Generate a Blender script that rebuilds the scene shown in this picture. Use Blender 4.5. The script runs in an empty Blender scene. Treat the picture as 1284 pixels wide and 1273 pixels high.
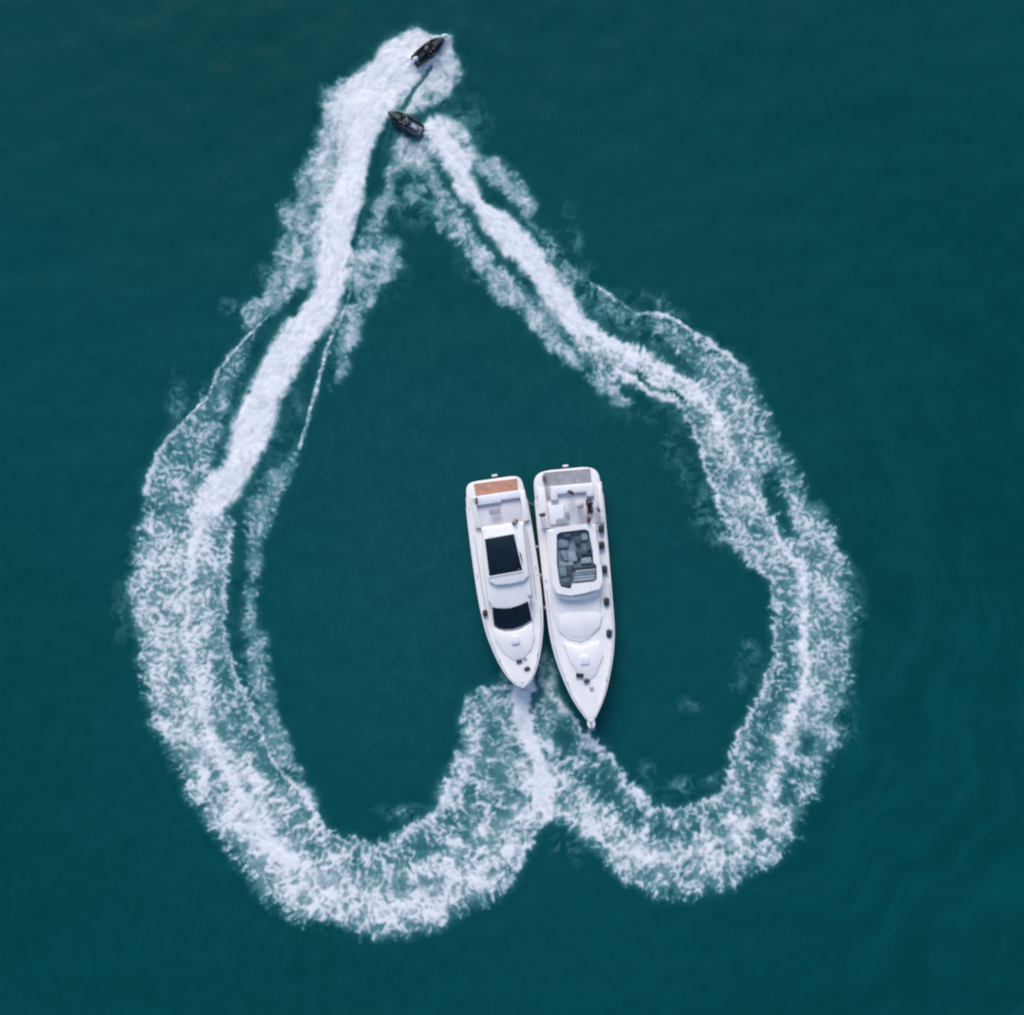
import bpy, math, random
import numpy as np
from mathutils import Vector, Matrix

# ------------------------------------------------------------------ camera, sky, sun, exposure
C = bpy.context.scene
col = C.collection
CAM_H = 90.0
SC = 0.06                                   # metres per plan unit
CX, CY = 642.0, 636.5
cam_d = bpy.data.cameras.new('camera'); cam = bpy.data.objects.new('camera', cam_d); col.objects.link(cam)
cam.location = (0, 0, CAM_H); cam.rotation_euler = (0, 0, 0)
cam_d.sensor_fit = 'HORIZONTAL'; cam_d.sensor_width = 36.0; cam_d.lens = 36.0*CAM_H/(1284*SC)
cam_d.clip_start = 1.0; cam_d.clip_end = 6000.0
C.camera = cam
SUN_EL, SUN_AZ = math.radians(41), math.radians(-12)
w = bpy.data.worlds.new('World'); C.world = w; w.use_nodes = True
nt = w.node_tree; nt.nodes.clear()
sky = nt.nodes.new('ShaderNodeTexSky'); sky.sky_type = 'NISHITA'; sky.sun_disc = False
sky.sun_elevation = SUN_EL; sky.sun_rotation = SUN_AZ; sky.air_density = 1.0; sky.dust_density = 1.2; sky.ozone_density = 1.0
bg = nt.nodes.new('ShaderNodeBackground'); bg.inputs['Strength'].default_value = 0.105
wo = nt.nodes.new('ShaderNodeOutputWorld')
nt.links.new(sky.outputs[0], bg.inputs[0]); nt.links.new(bg.outputs[0], wo.inputs[0])
sd = bpy.data.lights.new('sun', 'SUN'); sd.energy = 1.4; sd.angle = math.radians(30); sd.color = (1.0, 0.935, 0.86)
sun = bpy.data.objects.new('sun', sd); col.objects.link(sun)
sdir = Vector((math.cos(SUN_EL)*math.sin(SUN_AZ), math.cos(SUN_EL)*math.cos(SUN_AZ), math.sin(SUN_EL)))
sun.rotation_euler = sdir.to_track_quat('Z', 'Y').to_euler()
C.view_settings.view_transform = 'Standard'; C.view_settings.look = 'None'
C.view_settings.exposure = 0.74; C.view_settings.gamma = 1.0; C.view_settings.use_curve_mapping = False
C.render.engine = 'CYCLES'
C.cycles.filter_width = 2.3                 # the photograph is soft
C.cycles.max_bounces = 6; C.cycles.transparent_max_bounces = 12

# ------------------------------------------------------------------ helpers
def tag(o, label=None, cat=None, group=None, kind=None):
    if label: o['label'] = label
    if cat: o['category'] = cat
    if group: o['group'] = group
    if kind: o['kind'] = kind
    return o

def mat(name, base, rough=0.5, metal=0.0, var=0.06, scale=3.0, coat=0.0, bump=0.0, spec=0.5):
    m = bpy.data.materials.new(name); m.use_nodes = True; n = m.node_tree.nodes; l = m.node_tree.links
    b = n['Principled BSDF']; b.inputs['Roughness'].default_value = rough; b.inputs['Metallic'].default_value = metal
    b.inputs['Coat Weight'].default_value = coat; b.inputs['Specular IOR Level'].default_value = spec
    tc = n.new('ShaderNodeTexCoord'); nz = n.new('ShaderNodeTexNoise'); nz.inputs['Scale'].default_value = scale; nz.inputs['Detail'].default_value = 5
    l.new(tc.outputs['Object'], nz.inputs['Vector'])
    r = n.new('ShaderNodeValToRGB')
    r.color_ramp.elements[0].position = .3; r.color_ramp.elements[1].position = .7
    r.color_ramp.elements[0].color = tuple(c*(1-var) for c in base)+(1,); r.color_ramp.elements[1].color = tuple(min(1, c*(1+var)) for c in base)+(1,)
    l.new(nz.outputs['Fac'], r.inputs[0]); l.new(r.outputs[0], b.inputs['Base Color'])
    if bump:
        bp = n.new('ShaderNodeBump'); bp.inputs['Strength'].default_value = bump; bp.inputs['Distance'].default_value = .02
        l.new(nz.outputs['Fac'], bp.inputs['Height']); l.new(bp.outputs[0], b.inputs['Normal'])
    return m

M = dict(
    gel=mat('white_gelcoat', (.82, .80, .80), .28, var=.025, scale=.8, coat=.3),
    deck=mat('nonskid_deck', (.79, .775, .78), .6, var=.05, scale=1.1, bump=.2),
    shaded_sole=mat('cockpit_sole', (.62, .62, .68), .6, var=.07, scale=1.5),  # off-white sole with the cockpit's shade put into its grey-lilac colour
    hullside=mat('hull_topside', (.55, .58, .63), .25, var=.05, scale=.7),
    boot=mat('boot_stripe', (.02, .03, .06), .4),
    teak=mat('teak', (.56, .27, .18), .6, var=.22, scale=2.2, bump=.3),
    teak_grey=mat('weathered_teak', (.36, .35, .38), .65, var=.20, scale=2.0, bump=.3),
    glass=mat('tinted_glass', (.004, .012, .022), .12, var=.3, scale=1.0, spec=.35),
    slate=mat('slate_upholstery', (.17, .23, .28), .75, var=.16, scale=2.5),
    slate_l=mat('pale_slate_cushion', (.27, .32, .38), .75, var=.12, scale=2.5),
    slate_d=mat('dark_slate_vinyl', (.045, .07, .10), .6, var=.25),
    navy=mat('navy_vinyl', (.018, .030, .055), .5, var=.2),
    cushion=mat('white_cushion', (.74, .74, .79), .7, var=.05),
    lilac=mat('lilac_grey_table', (.36, .36, .42), .5, var=.1),
    steel=mat('stainless_steel', (.6, .62, .64), .25, metal=1.0),
    rubber=mat('black_rubber', (.012, .014, .018), .6, var=.2),
    fender_n=mat('navy_fender', (.02, .03, .05), .45, var=.2),
    fender_w=mat('white_fender', (.55, .57, .60), .5, var=.1),
    rope=mat('rope', (.35, .34, .32), .9, var=.2, scale=20),
    ski_dark=mat('dark_fibreglass', (.010, .018, .026), .3, coat=.3, var=.25),
    ski_grey=mat('grey_fibreglass', (.07, .10, .13), .4, var=.15),
    ski_light=mat('pale_mat', (.42, .46, .54), .7, var=.1),
    skin=mat('skin', (.42, .26, .19), .55, var=.08),
    hair=mat('dark_hair', (.015, .012, .011), .6, var=.3, scale=20),
    c_dark=mat('dark_cloth', (.018, .022, .032), .85, var=.2, scale=9),
    c_plum=mat('plum_cloth', (.11, .05, .09), .85, var=.2, scale=9),
    c_grey=mat('grey_cloth', (.27, .29, .34), .85, var=.15, scale=9),
    c_pale=mat('pale_cloth', (.50, .54, .56), .85, var=.1, scale=9),
    c_brown=mat('brown_cloth', (.10, .07, .06), .85, var=.2, scale=9),
    c_teal=mat('teal_cloth', (.03, .09, .11), .8, var=.2, scale=9),
    eye=mat('eye_white', (.7, .7, .7), .3),
)

def W(px, py, h=0.0):
    k = SC*(CAM_H-h)/CAM_H
    return Vector(((px-CX)*k, (CY-py)*k, h))

def mesh_obj(name, verts, faces, m, parent=None, smooth=True, ang=35):
    me = bpy.data.meshes.new(name); me.from_pydata([tuple(v) for v in verts], [], [tuple(f) for f in faces]); me.validate(); me.update()
    import bmesh
    bm = bmesh.new(); bm.from_mesh(me); bmesh.ops.recalc_face_normals(bm, faces=bm.faces)
    for f in bm.faces: f.smooth = smooth
    ca = math.radians(ang)
    for e in bm.edges:
        if len(e.link_faces) == 2 and e.calc_face_angle(0) > ca: e.smooth = False
    bm.to_mesh(me); bm.free()
    me.materials.append(m)
    o = bpy.data.objects.new(name, me); col.objects.link(o)
    if parent is not None: o.parent = parent
    return o

class MB:
    def __init__(s): s.v = []; s.f = []
    def add(s, v, f):
        n = len(s.v); s.v += [tuple(p) for p in v]; s.f += [tuple(i+n for i in q) for q in f]; return s
    def prism(s, pts, z0, z1, bev=.03, taper=0.0):
        n = len(pts); cx = sum(p[0] for p in pts)/n; cy = sum(p[1] for p in pts)/n
        def ins(d):
            out = []
            for i in range(n):
                a = Vector(pts[i-1][:2]); b = Vector(pts[i][:2]); c = Vector(pts[(i+1) % n][:2])
                e1 = (b-a).normalized() if (b-a).length > 1e-6 else Vector((1, 0)); e2 = (c-b).normalized() if (c-b).length > 1e-6 else e1
                nn = Vector((-(e1.y+e2.y), e1.x+e2.x))
                if nn.length < 1e-6: nn = Vector((cx, cy))-b
                nn.normalize()
                out.append(b+nn*d*sg)
            return out
        ar = sum(pts[i-1][0]*pts[i][1]-pts[i][0]*pts[i-1][1] for i in range(n)); sg = 1 if ar > 0 else -1
        rings = [(0, z0), (taper, z1-bev), (taper+bev*.3, z1-bev*.3), (taper+bev, z1)]
        v = []
        for d, z in rings: v += [(p.x, p.y, z) for p in ins(d)]
        f = [tuple(range(n))[::-1], tuple(range(3*n, 4*n))]
        for r in range(3):
            for i in range(n):
                j = (i+1) % n; f.append((r*n+i, r*n+j, (r+1)*n+j, (r+1)*n+i))
        return s.add(v, f)
    def box(s, c, size, rz=0.0, bev=.02, z0=None):
        hx, hy = size[0]/2, size[1]/2; ca, sa = math.cos(rz), math.sin(rz)
        b = min(hx, hy)*.25
        q = [(hx-b, -hy), (hx, -hy+b), (hx, hy-b), (hx-b, hy), (-hx+b, hy), (-hx, hy-b), (-hx, -hy+b), (-hx+b, -hy)]
        pts = [(c[0]+x*ca-y*sa, c[1]+x*sa+y*ca) for x, y in q]
        return s.prism(pts, c[2]-size[2]/2, c[2]+size[2]/2, min(bev, size[2]*.4, hx*.5, hy*.5))
    def ring(s, outer, inner, z0, z1):
        n = len(outer); v = [(p[0], p[1], z0) for p in outer]+[(p[0], p[1], z1) for p in outer]+[(p[0], p[1], z1) for p in inner]+[(p[0], p[1], z0) for p in inner]
        f = []
        for r in range(4):
            for i in range(n):
                j = (i+1) % n; a = r*n; b = ((r+1) % 4)*n
                f.append((a+i, a+j, b+j, b+i))
        return s.add(v, f)
    def tube(s, pts, r, seg=6, cap=True):
        P = [Vector(p) for p in pts]; R = r if isinstance(r, (list, tuple)) else [r]*len(P); v = []; f = []
        up = Vector((0, 0, 1))
        for i, p in enumerate(P):
            t = (P[min(i+1, len(P)-1)]-P[max(i-1, 0)]).normalized()
            u = t.cross(up if abs(t.z) < .95 else Vector((1, 0, 0))).normalized(); q = t.cross(u)
            for k in range(seg):
                a = 2*math.pi*k/seg; v.append(p+(u*math.cos(a)+q*math.sin(a))*R[i])
        for i in range(len(P)-1):
            for k in range(seg):
                j = (k+1) % seg; f.append((i*seg+k, i*seg+j, (i+1)*seg+j, (i+1)*seg+k))
        if cap: f += [tuple(range(seg))[::-1], tuple(range((len(P)-1)*seg, len(P)*seg))]
        return s.add(v, f)
    def loft(s, secs, cap=True):
        n = len(secs[0]); v = [p for q in secs for p in q]; f = []
        for i in range(len(secs)-1):
            for k in range(n-1): f.append((i*n+k, i*n+k+1, (i+1)*n+k+1, (i+1)*n+k))
        if cap: f += [tuple(range(n))[::-1], tuple(range((len(secs)-1)*n, len(secs)*n))]
        return s.add(v, f)
    def ball(s, c, r, nu=10, nv=7, zmin=-1):
        v = []; f = []; rr = r if isinstance(r, (list, tuple)) else (r, r, r)
        for i in range(nv+1):
            t = math.pi*i/nv
            for k in range(nu):
                a = 2*math.pi*k/nu; v.append((c[0]+rr[0]*math.sin(t)*math.cos(a), c[1]+rr[1]*math.sin(t)*math.sin(a), c[2]+rr[2]*max(math.cos(t), zmin)))
        for i in range(nv):
            for k in range(nu):
                j = (k+1) % nu; f.append((i*nu+k, i*nu+j, (i+1)*nu+j, (i+1)*nu+k))
        return s.add(v, f)
    def build(s, name, m, parent=None, ang=35):
        return mesh_obj(name, s.v, s.f, m, parent, ang=ang)

def empty(name, loc, rz=0.0):
    o = bpy.data.objects.new(name, None); col.objects.link(o); o.location = loc; o.rotation_euler = (0, 0, rz); o.empty_display_size = .3
    return o
# ------------------------------------------------------------------ wake foam: plan of how thick the foam lies on the water
# plan units: 1 unit = 0.06 m of water, x to the east, y to the south, (642, 636.5) is the scene's origin
GX0, GY0, GX1, GY1 = 130.0, 10.0, 1110.0, 1225.0
GS = 0.85
gx = np.arange(GX0, GX1, GS); gy = np.arange(GY0, GY1, GS)
PX, PY = np.meshgrid(gx, gy)
PX = PX.astype(np.float32); PY = PY.astype(np.float32)
NYG, NXG = PX.shape

def hash2(ix, iy, seed):
    h = (ix.astype(np.int64)*374761393 + iy.astype(np.int64)*668265263 + seed*982451653) & 0xFFFFFFFF
    h = ((h ^ (h >> 13))*1274126177) & 0xFFFFFFFF
    h = ((h ^ (h >> 16))*2246822519) & 0xFFFFFFFF
    return ((h ^ (h >> 15)) & 0xFFFFFF).astype(np.float32)/float(0xFFFFFF)

def perlin(x, y, seed=0):
    x0 = np.floor(x); y0 = np.floor(y); fx = x-x0; fy = y-y0
    ux = fx*fx*fx*(fx*(fx*6-15)+10); uy = fy*fy*fy*(fy*(fy*6-15)+10)
    def g(dx, dy):
        a = hash2(x0+dx, y0+dy, seed)*6.2831853
        return np.cos(a)*(fx-dx)+np.sin(a)*(fy-dy)
    a = g(0, 0); b = g(1, 0); c = g(0, 1); d = g(1, 1)
    return (a+(b-a)*ux + ((c+(d-c)*ux)-(a+(b-a)*ux))*uy)*1.5

def fbm(x, y, seed=0, octv=4, gain=0.55):
    s = 0; amp = 1; tot = 0
    for k in range(octv):
        s = s+amp*perlin(x, y, seed+k*7); tot += amp; amp *= gain; x = x*2.03+3.1; y = y*2.03-1.7
    return s/tot

def worley(x, y, seed=0):
    x0 = np.floor(x); y0 = np.floor(y)
    f1 = np.full(x.shape, 9.0, np.float32); f2 = f1.copy()
    for dx in (-1, 0, 1):
        for dy in (-1, 0, 1):
            cx = x0+dx; cy = y0+dy
            jx = cx+hash2(cx, cy, seed); jy = cy+hash2(cx, cy, seed+5)
            d = np.sqrt((x-jx)**2+(y-jy)**2)
            f2 = np.minimum(f2, np.maximum(f1, d)); f1 = np.minimum(f1, d)
    return f1, f2

def sstep(a, b, x):
    t = np.clip((x-a)/(b-a), 0, 1); return t*t*(3-2*t)

def smooth_line(pts, n=6):
    P = np.array(pts, float); out = []
    for i in range(len(P)-1):
        p0 = P[max(i-1, 0)]; p1 = P[i]; p2 = P[i+1]; p3 = P[min(i+2, len(P)-1)]
        for k in range(n):
            t = k/n
            out.append(0.5*((2*p1)+(-p0+p2)*t+(2*p0-5*p1+4*p2-p3)*t*t+(-p0+3*p1-3*p2+p3)*t**3))
    out.append(P[-1]); return np.array(out)

def blur(a, s):
    if s <= 0: return a
    r = int(math.ceil(s*2.6)); k = np.exp(-0.5*(np.arange(-r, r+1)/s)**2); k /= k.sum()
    for ax in (0, 1):
        pad = [(0, 0), (0, 0)]; pad[ax] = (r, r); b = np.pad(a, pad); o = np.zeros_like(a)
        for i, w in enumerate(k):
            sl = [slice(None), slice(None)]; sl[ax] = slice(i, i+a.shape[ax]); o += w*b[tuple(sl)]
        a = o
    return a

D = np.zeros((NYG, NXG), np.float32)     # foam thickness 0..1
Lc = np.zeros_like(D)                    # how lacy (0 solid wash, 1 open network)
Rg = np.zeros_like(D)                    # how ragged its outline is
WHO = np.zeros_like(D)                   # which craft's wake: -1 first, +1 second

def window(x0, x1, y0, y1, pad):
    i0 = max(int((x0-pad-GX0)/GS), 0); i1 = min(int((x1+pad-GX0)/GS)+2, NXG)
    j0 = max(int((y0-pad-GY0)/GS), 0); j1 = min(int((y1+pad-GY0)/GS)+2, NYG)
    return slice(j0, j1), slice(i0, i1)

def apply(w, m, d, lace, rag, mode, who):
    if mode == 'set':
        D[w] += (d-D[w])*m
        k = m
    elif mode == 'cut':
        D[w] *= (1-m*d); return
    else:
        k = (m*d > D[w])*np.ones_like(m); k = np.clip((m*d-D[w])*6+0.5, 0, 1)*np.minimum(m*3, 1)
        D[w] = np.maximum(D[w], m*d)
    Lc[w] += (lace-Lc[w])*k
    Rg[w] += (rag-Rg[w])*k
    WHO[w] += (who-WHO[w])*np.minimum(k*3, 1)

def area(pts, d, lace=0.3, f=3.0, rag=0.4, mode='max', who=-1, sm=True):
    P = smooth_line(list(pts)+[pts[0]], 4) if sm else np.array(list(pts)+[pts[0]], float)
    w = window(P[:, 0].min(), P[:, 0].max(), P[:, 1].min(), P[:, 1].max(), f*3)
    x = PX[w]; y = PY[w]; ins = np.zeros(x.shape, bool)
    for (xa, ya), (xb, yb) in zip(P[:-1], P[1:]):
        if ya == yb: continue
        j = np.nonzero(((y[:, 0] >= min(ya, yb)) & (y[:, 0] < max(ya, yb))))[0]
        if len(j) == 0: continue
        xi = xa+(y[j, 0]-ya)*(xb-xa)/(yb-ya)
        ins[j] ^= x[j] < xi[:, None]
    m = blur(ins.astype(np.float32), f/GS)
    apply(w, m, d, lace, rag, mode, who)

def stroke(pts, d, lace=0.3, f=3.0, rag=0.4, mode='max', who=-1, sm=True):
    """pts: (x, y, half width[, strength])"""
    P = [tuple(p)+((1.0,) if len(p) == 3 else ()) for p in pts]
    P = smooth_line(P, 4) if sm else np.array(P, float)
    R = P[:, 2].max()+f*2
    w = window(P[:, 0].min(), P[:, 0].max(), P[:, 1].min(), P[:, 1].max(), R)
    x = PX[w]; y = PY[w]; m = np.zeros(x.shape, np.float32)
    for a, b in zip(P[:-1], P[1:]):
        dx, dy = b[0]-a[0], b[1]-a[1]; l2 = dx*dx+dy*dy+1e-6
        t = np.clip(((x-a[0])*dx+(y-a[1])*dy)/l2, 0, 1)
        dist = np.sqrt((x-a[0]-t*dx)**2+(y-a[1]-t*dy)**2)
        hw = a[2]+(b[2]-a[2])*t; st = a[3]+(b[3]-a[3])*t
        m = np.maximum(m, st*(1-sstep(-f, f, dist-hw)))
    apply(w, m, d, lace, rag, mode, who)

A, B = -1, 1
# ---- first craft (west lobe): outer cloud of spray thrown to the west of the upper track
area([(404, 108), (437, 100), (450, 130), (440, 250), (402, 300), (392, 345), (370, 372), (345, 393), (318, 415), (304, 412), (301, 392), (318, 372), (340, 345), (343, 312), (357, 285), (347, 258), (366, 248), (372, 218), (388, 186), (400, 150)], .62, .42, 5, 1.0, who=A)
area([(404, 112), (430, 108), (436, 160), (436, 240), (410, 262), (395, 230), (392, 190), (404, 150)], .8, .1, 6, .8, who=A)
# lobe of spray round the first jet ski
area([(516, 34), (545, 46), (565, 44), (568, 66), (580, 90), (572, 104), (561, 124), (528, 141), (500, 140), (510, 110), (480, 62), (495, 48)], .84, .08, 3, .35, who=A)
area([(494, 52), (510, 42), (532, 48), (545, 66), (534, 84), (514, 112), (502, 130), (489, 147), (467, 192), (461, 232), (453, 262), (444, 286), (444, 325), (438, 356), (424, 398), (398, 430), (372, 468), (350, 514), (333, 565), (306, 612), (287, 640), (268, 655), (250, 650), (246, 632), (262, 608), (284, 570), (293, 528), (313, 484), (342, 428), (370, 392), (393, 362), (398, 322), (401, 291), (407, 258), (428, 222), (432, 182), (428, 152), (424, 116), (440, 99), (461, 82), (476, 62)], 1.0, 0.06, 4.2, .35, 'set', who=A)
# east cloud below the crossing
area([(472, 250), (490, 205), (500, 212), (492, 262), (480, 292), (503, 300), (506, 322), (503, 347), (476, 368), (462, 392), (450, 428), (440, 455), (426, 488), (413, 488), (420, 440), (428, 400), (441, 350), (447, 296), (458, 284)], .60, .42, 5, 1.0, who=A)
area([(452, 290), (485, 292), (500, 312), (492, 345), (462, 372), (448, 408), (425, 450), (420, 436), (436, 392), (446, 345)], .66, .25, 6, .9, who=A)
# dark trough east of the white wash
stroke([(487, 152, 1.5), (478, 180, 4.5), (468, 215, 6), (461, 255, 3), (450, 285, 3.5), (446, 300, 2)], .60, mode='cut', f=2.5)
stroke([(440, 320, 1.2), (434, 365, 1.5), (422, 400, 2)], .45, mode='cut', f=2)
# thin bright thread and lower inner strip
stroke([(424, 400, 3, .9), (412, 432, 2, .9), (404, 462, 2.4, .8), (397, 487, 2.6, .9), (388, 520, 2, .8), (376, 562, 2.2, .7)], .85, .2, 2, .25, who=A)
area([(378, 565), (374, 585), (356, 620), (345, 650), (331, 682), (328, 720), (324, 770), (336, 800), (342, 850), (354, 900), (374, 950), (392, 985), (408, 1040), (380, 1005), (352, 968), (336, 940), (324, 900), (308, 850), (302, 800), (304, 760), (309, 700), (304, 666), (314, 612), (340, 588), (362, 575)], .52, .55, 4, .8, who=A)
stroke([(292, 700, 2, .3), (300, 760, 5, .3), (300, 640, 3, .2)], .6, .6, 4, .8, who=A)
stroke([(300, 792, 8, .4), (318, 870, 9, .5), (345, 940, 10, .5)], .6, .7, 4, .8, who=A)
# outer strip, bright rim with lace fading inward
area([(340, 393), (318, 425), (312, 452), (296, 488), (282, 530), (276, 560), (250, 610), (225, 640), (180, 645), (182, 618), (187, 590), (208, 554), (243, 514), (262, 496), (276, 464), (304, 430)], .50, .75, 4, .5, who=A)
stroke([(340, 394, 1.2), (304, 430, 1.6), (275, 465, 1.6), (261, 498, 1.6), (243, 516, 2), (226, 536, 2.5), (208, 554, 3), (190, 590, 4), (183, 618, 4)], .85, .25, 2.2, .35, who=A)
area([(256, 530), (240, 575), (252, 608), (235, 640), (188, 642), (186, 610), (200, 575), (222, 545)], .62, .8, 6, .5, who=A)
stroke([(213, 490, 3, .35), (218, 515, 4, .3), (225, 545, 3, .3)], .9, .1, 5, 1, who=A)
stroke([(235, 500, 4, .4), (255, 488, 4, .3)], .9, .1, 5, 1, who=A)
# the broad lower lobe
area([(215, 640), (190, 640), (172, 668), (162, 700), (159, 745), (163, 775), (172, 815), (180, 862), (187, 900), (206, 945), (236, 992), (262, 1040), (300, 1083), (318, 1118), (348, 1140), (378, 1158), (421, 1163), (463, 1180), (497, 1175), (546, 1171), (575, 1148), (622, 1128), (650, 1089), (663, 1058), (688, 1024), (690, 985), (668, 930), (650, 880), (628, 862), (598, 872), (578, 898), (576, 932), (562, 972), (549, 1012), (508, 1042), (475, 1058), (455, 1056), (406, 1040), (383, 1000), (343, 958), (320, 900), (296, 848), (279, 792), (283, 735), (286, 674), (292, 645), (260, 625)], .72, .85, 9, .55, who=A)
area([(165, 690), (200, 680), (222, 700), (220, 780), (240, 880), (275, 970), (330, 1050), (380, 1110), (350, 1120), (290, 1050), (220, 940), (190, 860), (172, 790)], .70, .8, 7, .6, who=A)
area([(262, 1010), (330, 1040), (400, 1085), (460, 1105), (530, 1110), (590, 1075), (645, 1040), (670, 1030), (655, 1065), (620, 1110), (560, 1145), (490, 1165), (420, 1152), (350, 1120), (300, 1070)], .84, .75, 9, .5, who=A)
# bright core ridge
stroke([(270, 610, 20), (258, 640, 18), (250, 660, 15), (240, 700, 8), (237, 740, 8), (237, 790, 7), (248, 845, 6), (256, 900, 8), (276, 950, 9), (303, 1000, 12), (334, 1050, 14), (372, 1084, 13), (420, 1105, 11, .92), (470, 1122, 10, .88), (520, 1122, 9, .86), (570, 1104, 8, .8), (610, 1076, 7, .7)], .97, .45, 9, .6, who=A)
stroke([(262, 628, 12), (250, 660, 11), (241, 700, 8), (237, 740, 7), (236, 790, 6), (246, 845, 6), (257, 900, 7), (276, 950, 8), (304, 1000, 10), (336, 1050, 11), (374, 1084, 9, .9), (420, 1104, 6, .8)], 1.0, .15, 7, .5, who=A)
# bright inner rim
stroke([(291, 650, 3), (285, 700, 4), (281, 750, 4), (280, 795, 3), (297, 850, 3), (321, 902, 3.5), (345, 958, 4.5), (384, 1002, 5), (408, 1040, 4), (440, 1053, 3), (476, 1062, 5), (508, 1048, 6), (548, 1020, 7), (562, 985, 5), (575, 945, 4)], .86, .35, 3, .5, who=A)
# open lace between inner rim and core ridge
for p in ([(268, 800, 7), (282, 850, 9), (300, 900, 12), (325, 945, 12), (352, 985, 10)], [(395, 1062, 6), (440, 1078, 9), (490, 1075, 15), (540, 1055, 17), (590, 1015, 22), (630, 960, 24), (622, 905, 20)]):
    stroke(p, .50, .95, 8, .4, 'set', who=A)
stroke([(640, 925, 14), (615, 980, 12), (650, 1000, 10)], .62, .8, 9, .4, 'set', who=A)
stroke([(655, 960, 7, .7), (640, 985, 10, .7), (655, 1000, 12, .8)], .80, .3, 8, .4, who=A)
stroke([(578, 905, 4), (590, 876, 5), (610, 866, 5), (632, 862, 4)], .80, .5, 5, 1.0, who=A)
stroke([(688, 1022, 4), (662, 1058, 5), (648, 1088, 6), (620, 1118, 6, .6)], .88, .4, 4, .4, who=A)
stroke([(480, 1032, 3, .3), (500, 1020, 5, .35), (525, 1010, 3, .3)], .9, .2, 6, 1, who=A)
# ---- second craft (east lobe)
area([(678, 838), (690, 862), (706, 886), (716, 903), (742, 925), (756, 942), (778, 964), (797, 986), (815, 1008), (849, 1016), (873, 1009), (909, 992), (917, 950), (934, 908), (951, 874), (962, 842), (969, 820), (970, 774), (967, 729), (953, 717), (919, 689), (905, 640), (890, 598), (875, 552), (858, 518), (880, 470), (926, 452), (955, 492), (960, 518), (987, 557), (1001, 597), (1028, 632), (1052, 665), (1058, 691), (1067, 724), (1075, 752), (1071, 790), (1072, 845), (1058, 890), (1060, 914), (1044, 953), (1020, 998), (995, 1062), (952, 1094), (907, 1114), (873, 1127), (814, 1123), (787, 1110), (757, 1083), (720, 1046), (688, 1024), (675, 980), (668, 900)], .655, .85, 9, .55, who=B)
area([(742, 356), (762, 369), (801, 395), (827, 393), (854, 407), (880, 425), (914, 445), (945, 478), (955, 500), (900, 520), (872, 486), (842, 452), (805, 428), (770, 400)], .36, .7, 3, .5, who=B)
area([(820, 400), (855, 412), (880, 428), (914, 448), (950, 490), (960, 530), (930, 545), (895, 490), (855, 455)], .60, .8, 6, .5, who=B)
stroke([(743, 356, 1.6, .6), (762, 369, 1.8, .9), (785, 387, 1.6, .5), (801, 394, 1.5, .7), (827, 394, 2.5), (854, 407, 2.5), (880, 426, 3), (914, 446, 4), (942, 476, 4, .7)], .92, .08, 2.4, .3, who=B)
# upper track: clouds each side
area([(532, 150), (548, 143), (563, 147), (585, 164), (594, 187), (598, 205), (592, 215), (570, 190), (545, 168)], .78, .05, 3.5, .5, who=B)
area([(590, 186), (612, 194), (632, 206), (652, 222), (668, 248), (674, 256), (670, 278), (690, 300), (706, 326), (728, 345), (735, 372), (700, 350), (668, 306), (648, 270), (632, 243), (606, 228), (593, 206)], .62, .40, 4, .9, who=B)
area([(600, 200), (618, 198), (645, 218), (664, 250), (664, 270), (645, 258), (625, 236), (608, 222)], .64, .2, 5, .9, who=B)
area([(540, 185), (546, 208), (558, 232), (580, 262), (600, 293), (622, 326), (650, 350), (680, 385), (712, 430), (745, 465), (790, 490), (800, 505), (765, 508), (732, 470), (702, 455), (684, 432), (668, 400), (646, 388), (622, 380), (607, 356), (587, 326), (566, 300), (548, 292), (546, 262), (540, 240), (532, 212)], .66, .45, 4, .8, who=B)
stroke([(575, 280, 8, .6), (600, 320, 8, .6), (640, 365, 9, .7), (690, 425, 10, 1), (730, 462, 8, .8)], .78, .3, 7, .8, who=B)
stroke([(580, 335, 4, .4), (600, 350, 5, .5)], .8, .2, 6, 1, who=B)
area([(500, 164), (535, 168), (540, 190), (546, 215), (538, 245), (520, 240), (506, 218), (492, 235), (488, 205), (492, 180)], .52, .3, 5, .9, who=B)
area([(500, 168), (524, 166), (535, 185), (532, 202), (515, 208), (498, 195), (496, 180)], .82, .1, 5, .8, who=B)
stroke([(508, 235, 6, .35), (520, 265, 8, .3)], .8, .3, 6, 1, who=B)
stroke([(540, 182, 1.5), (552, 212, 3), (570, 242, 3.5), (590, 270, 4), (606, 300, 4), (626, 326, 4), (650, 352, 2, .5)], .75, mode='cut', f=3)
stroke([(598, 218, 4), (615, 245, 7), (640, 262, 7), (662, 290, 6), (690, 322, 5, .8), (725, 360, 6, .8), (770, 405, 8, .8), (815, 428, 9, .7), (850, 446, 6, .4)], .78, mode='cut', f=5)
stroke([(975, 575, 3, .3), (967, 605, 6, .9), (978, 640, 9, .9), (992, 668, 8, .7)], .8, mode='cut', f=6)
area([(962, 560), (985, 560), (1002, 600), (1030, 634), (1052, 665), (1056, 690), (1030, 700), (1000, 670), (985, 635), (975, 600)], .42, .6, 5, .6, who=B)
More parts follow.
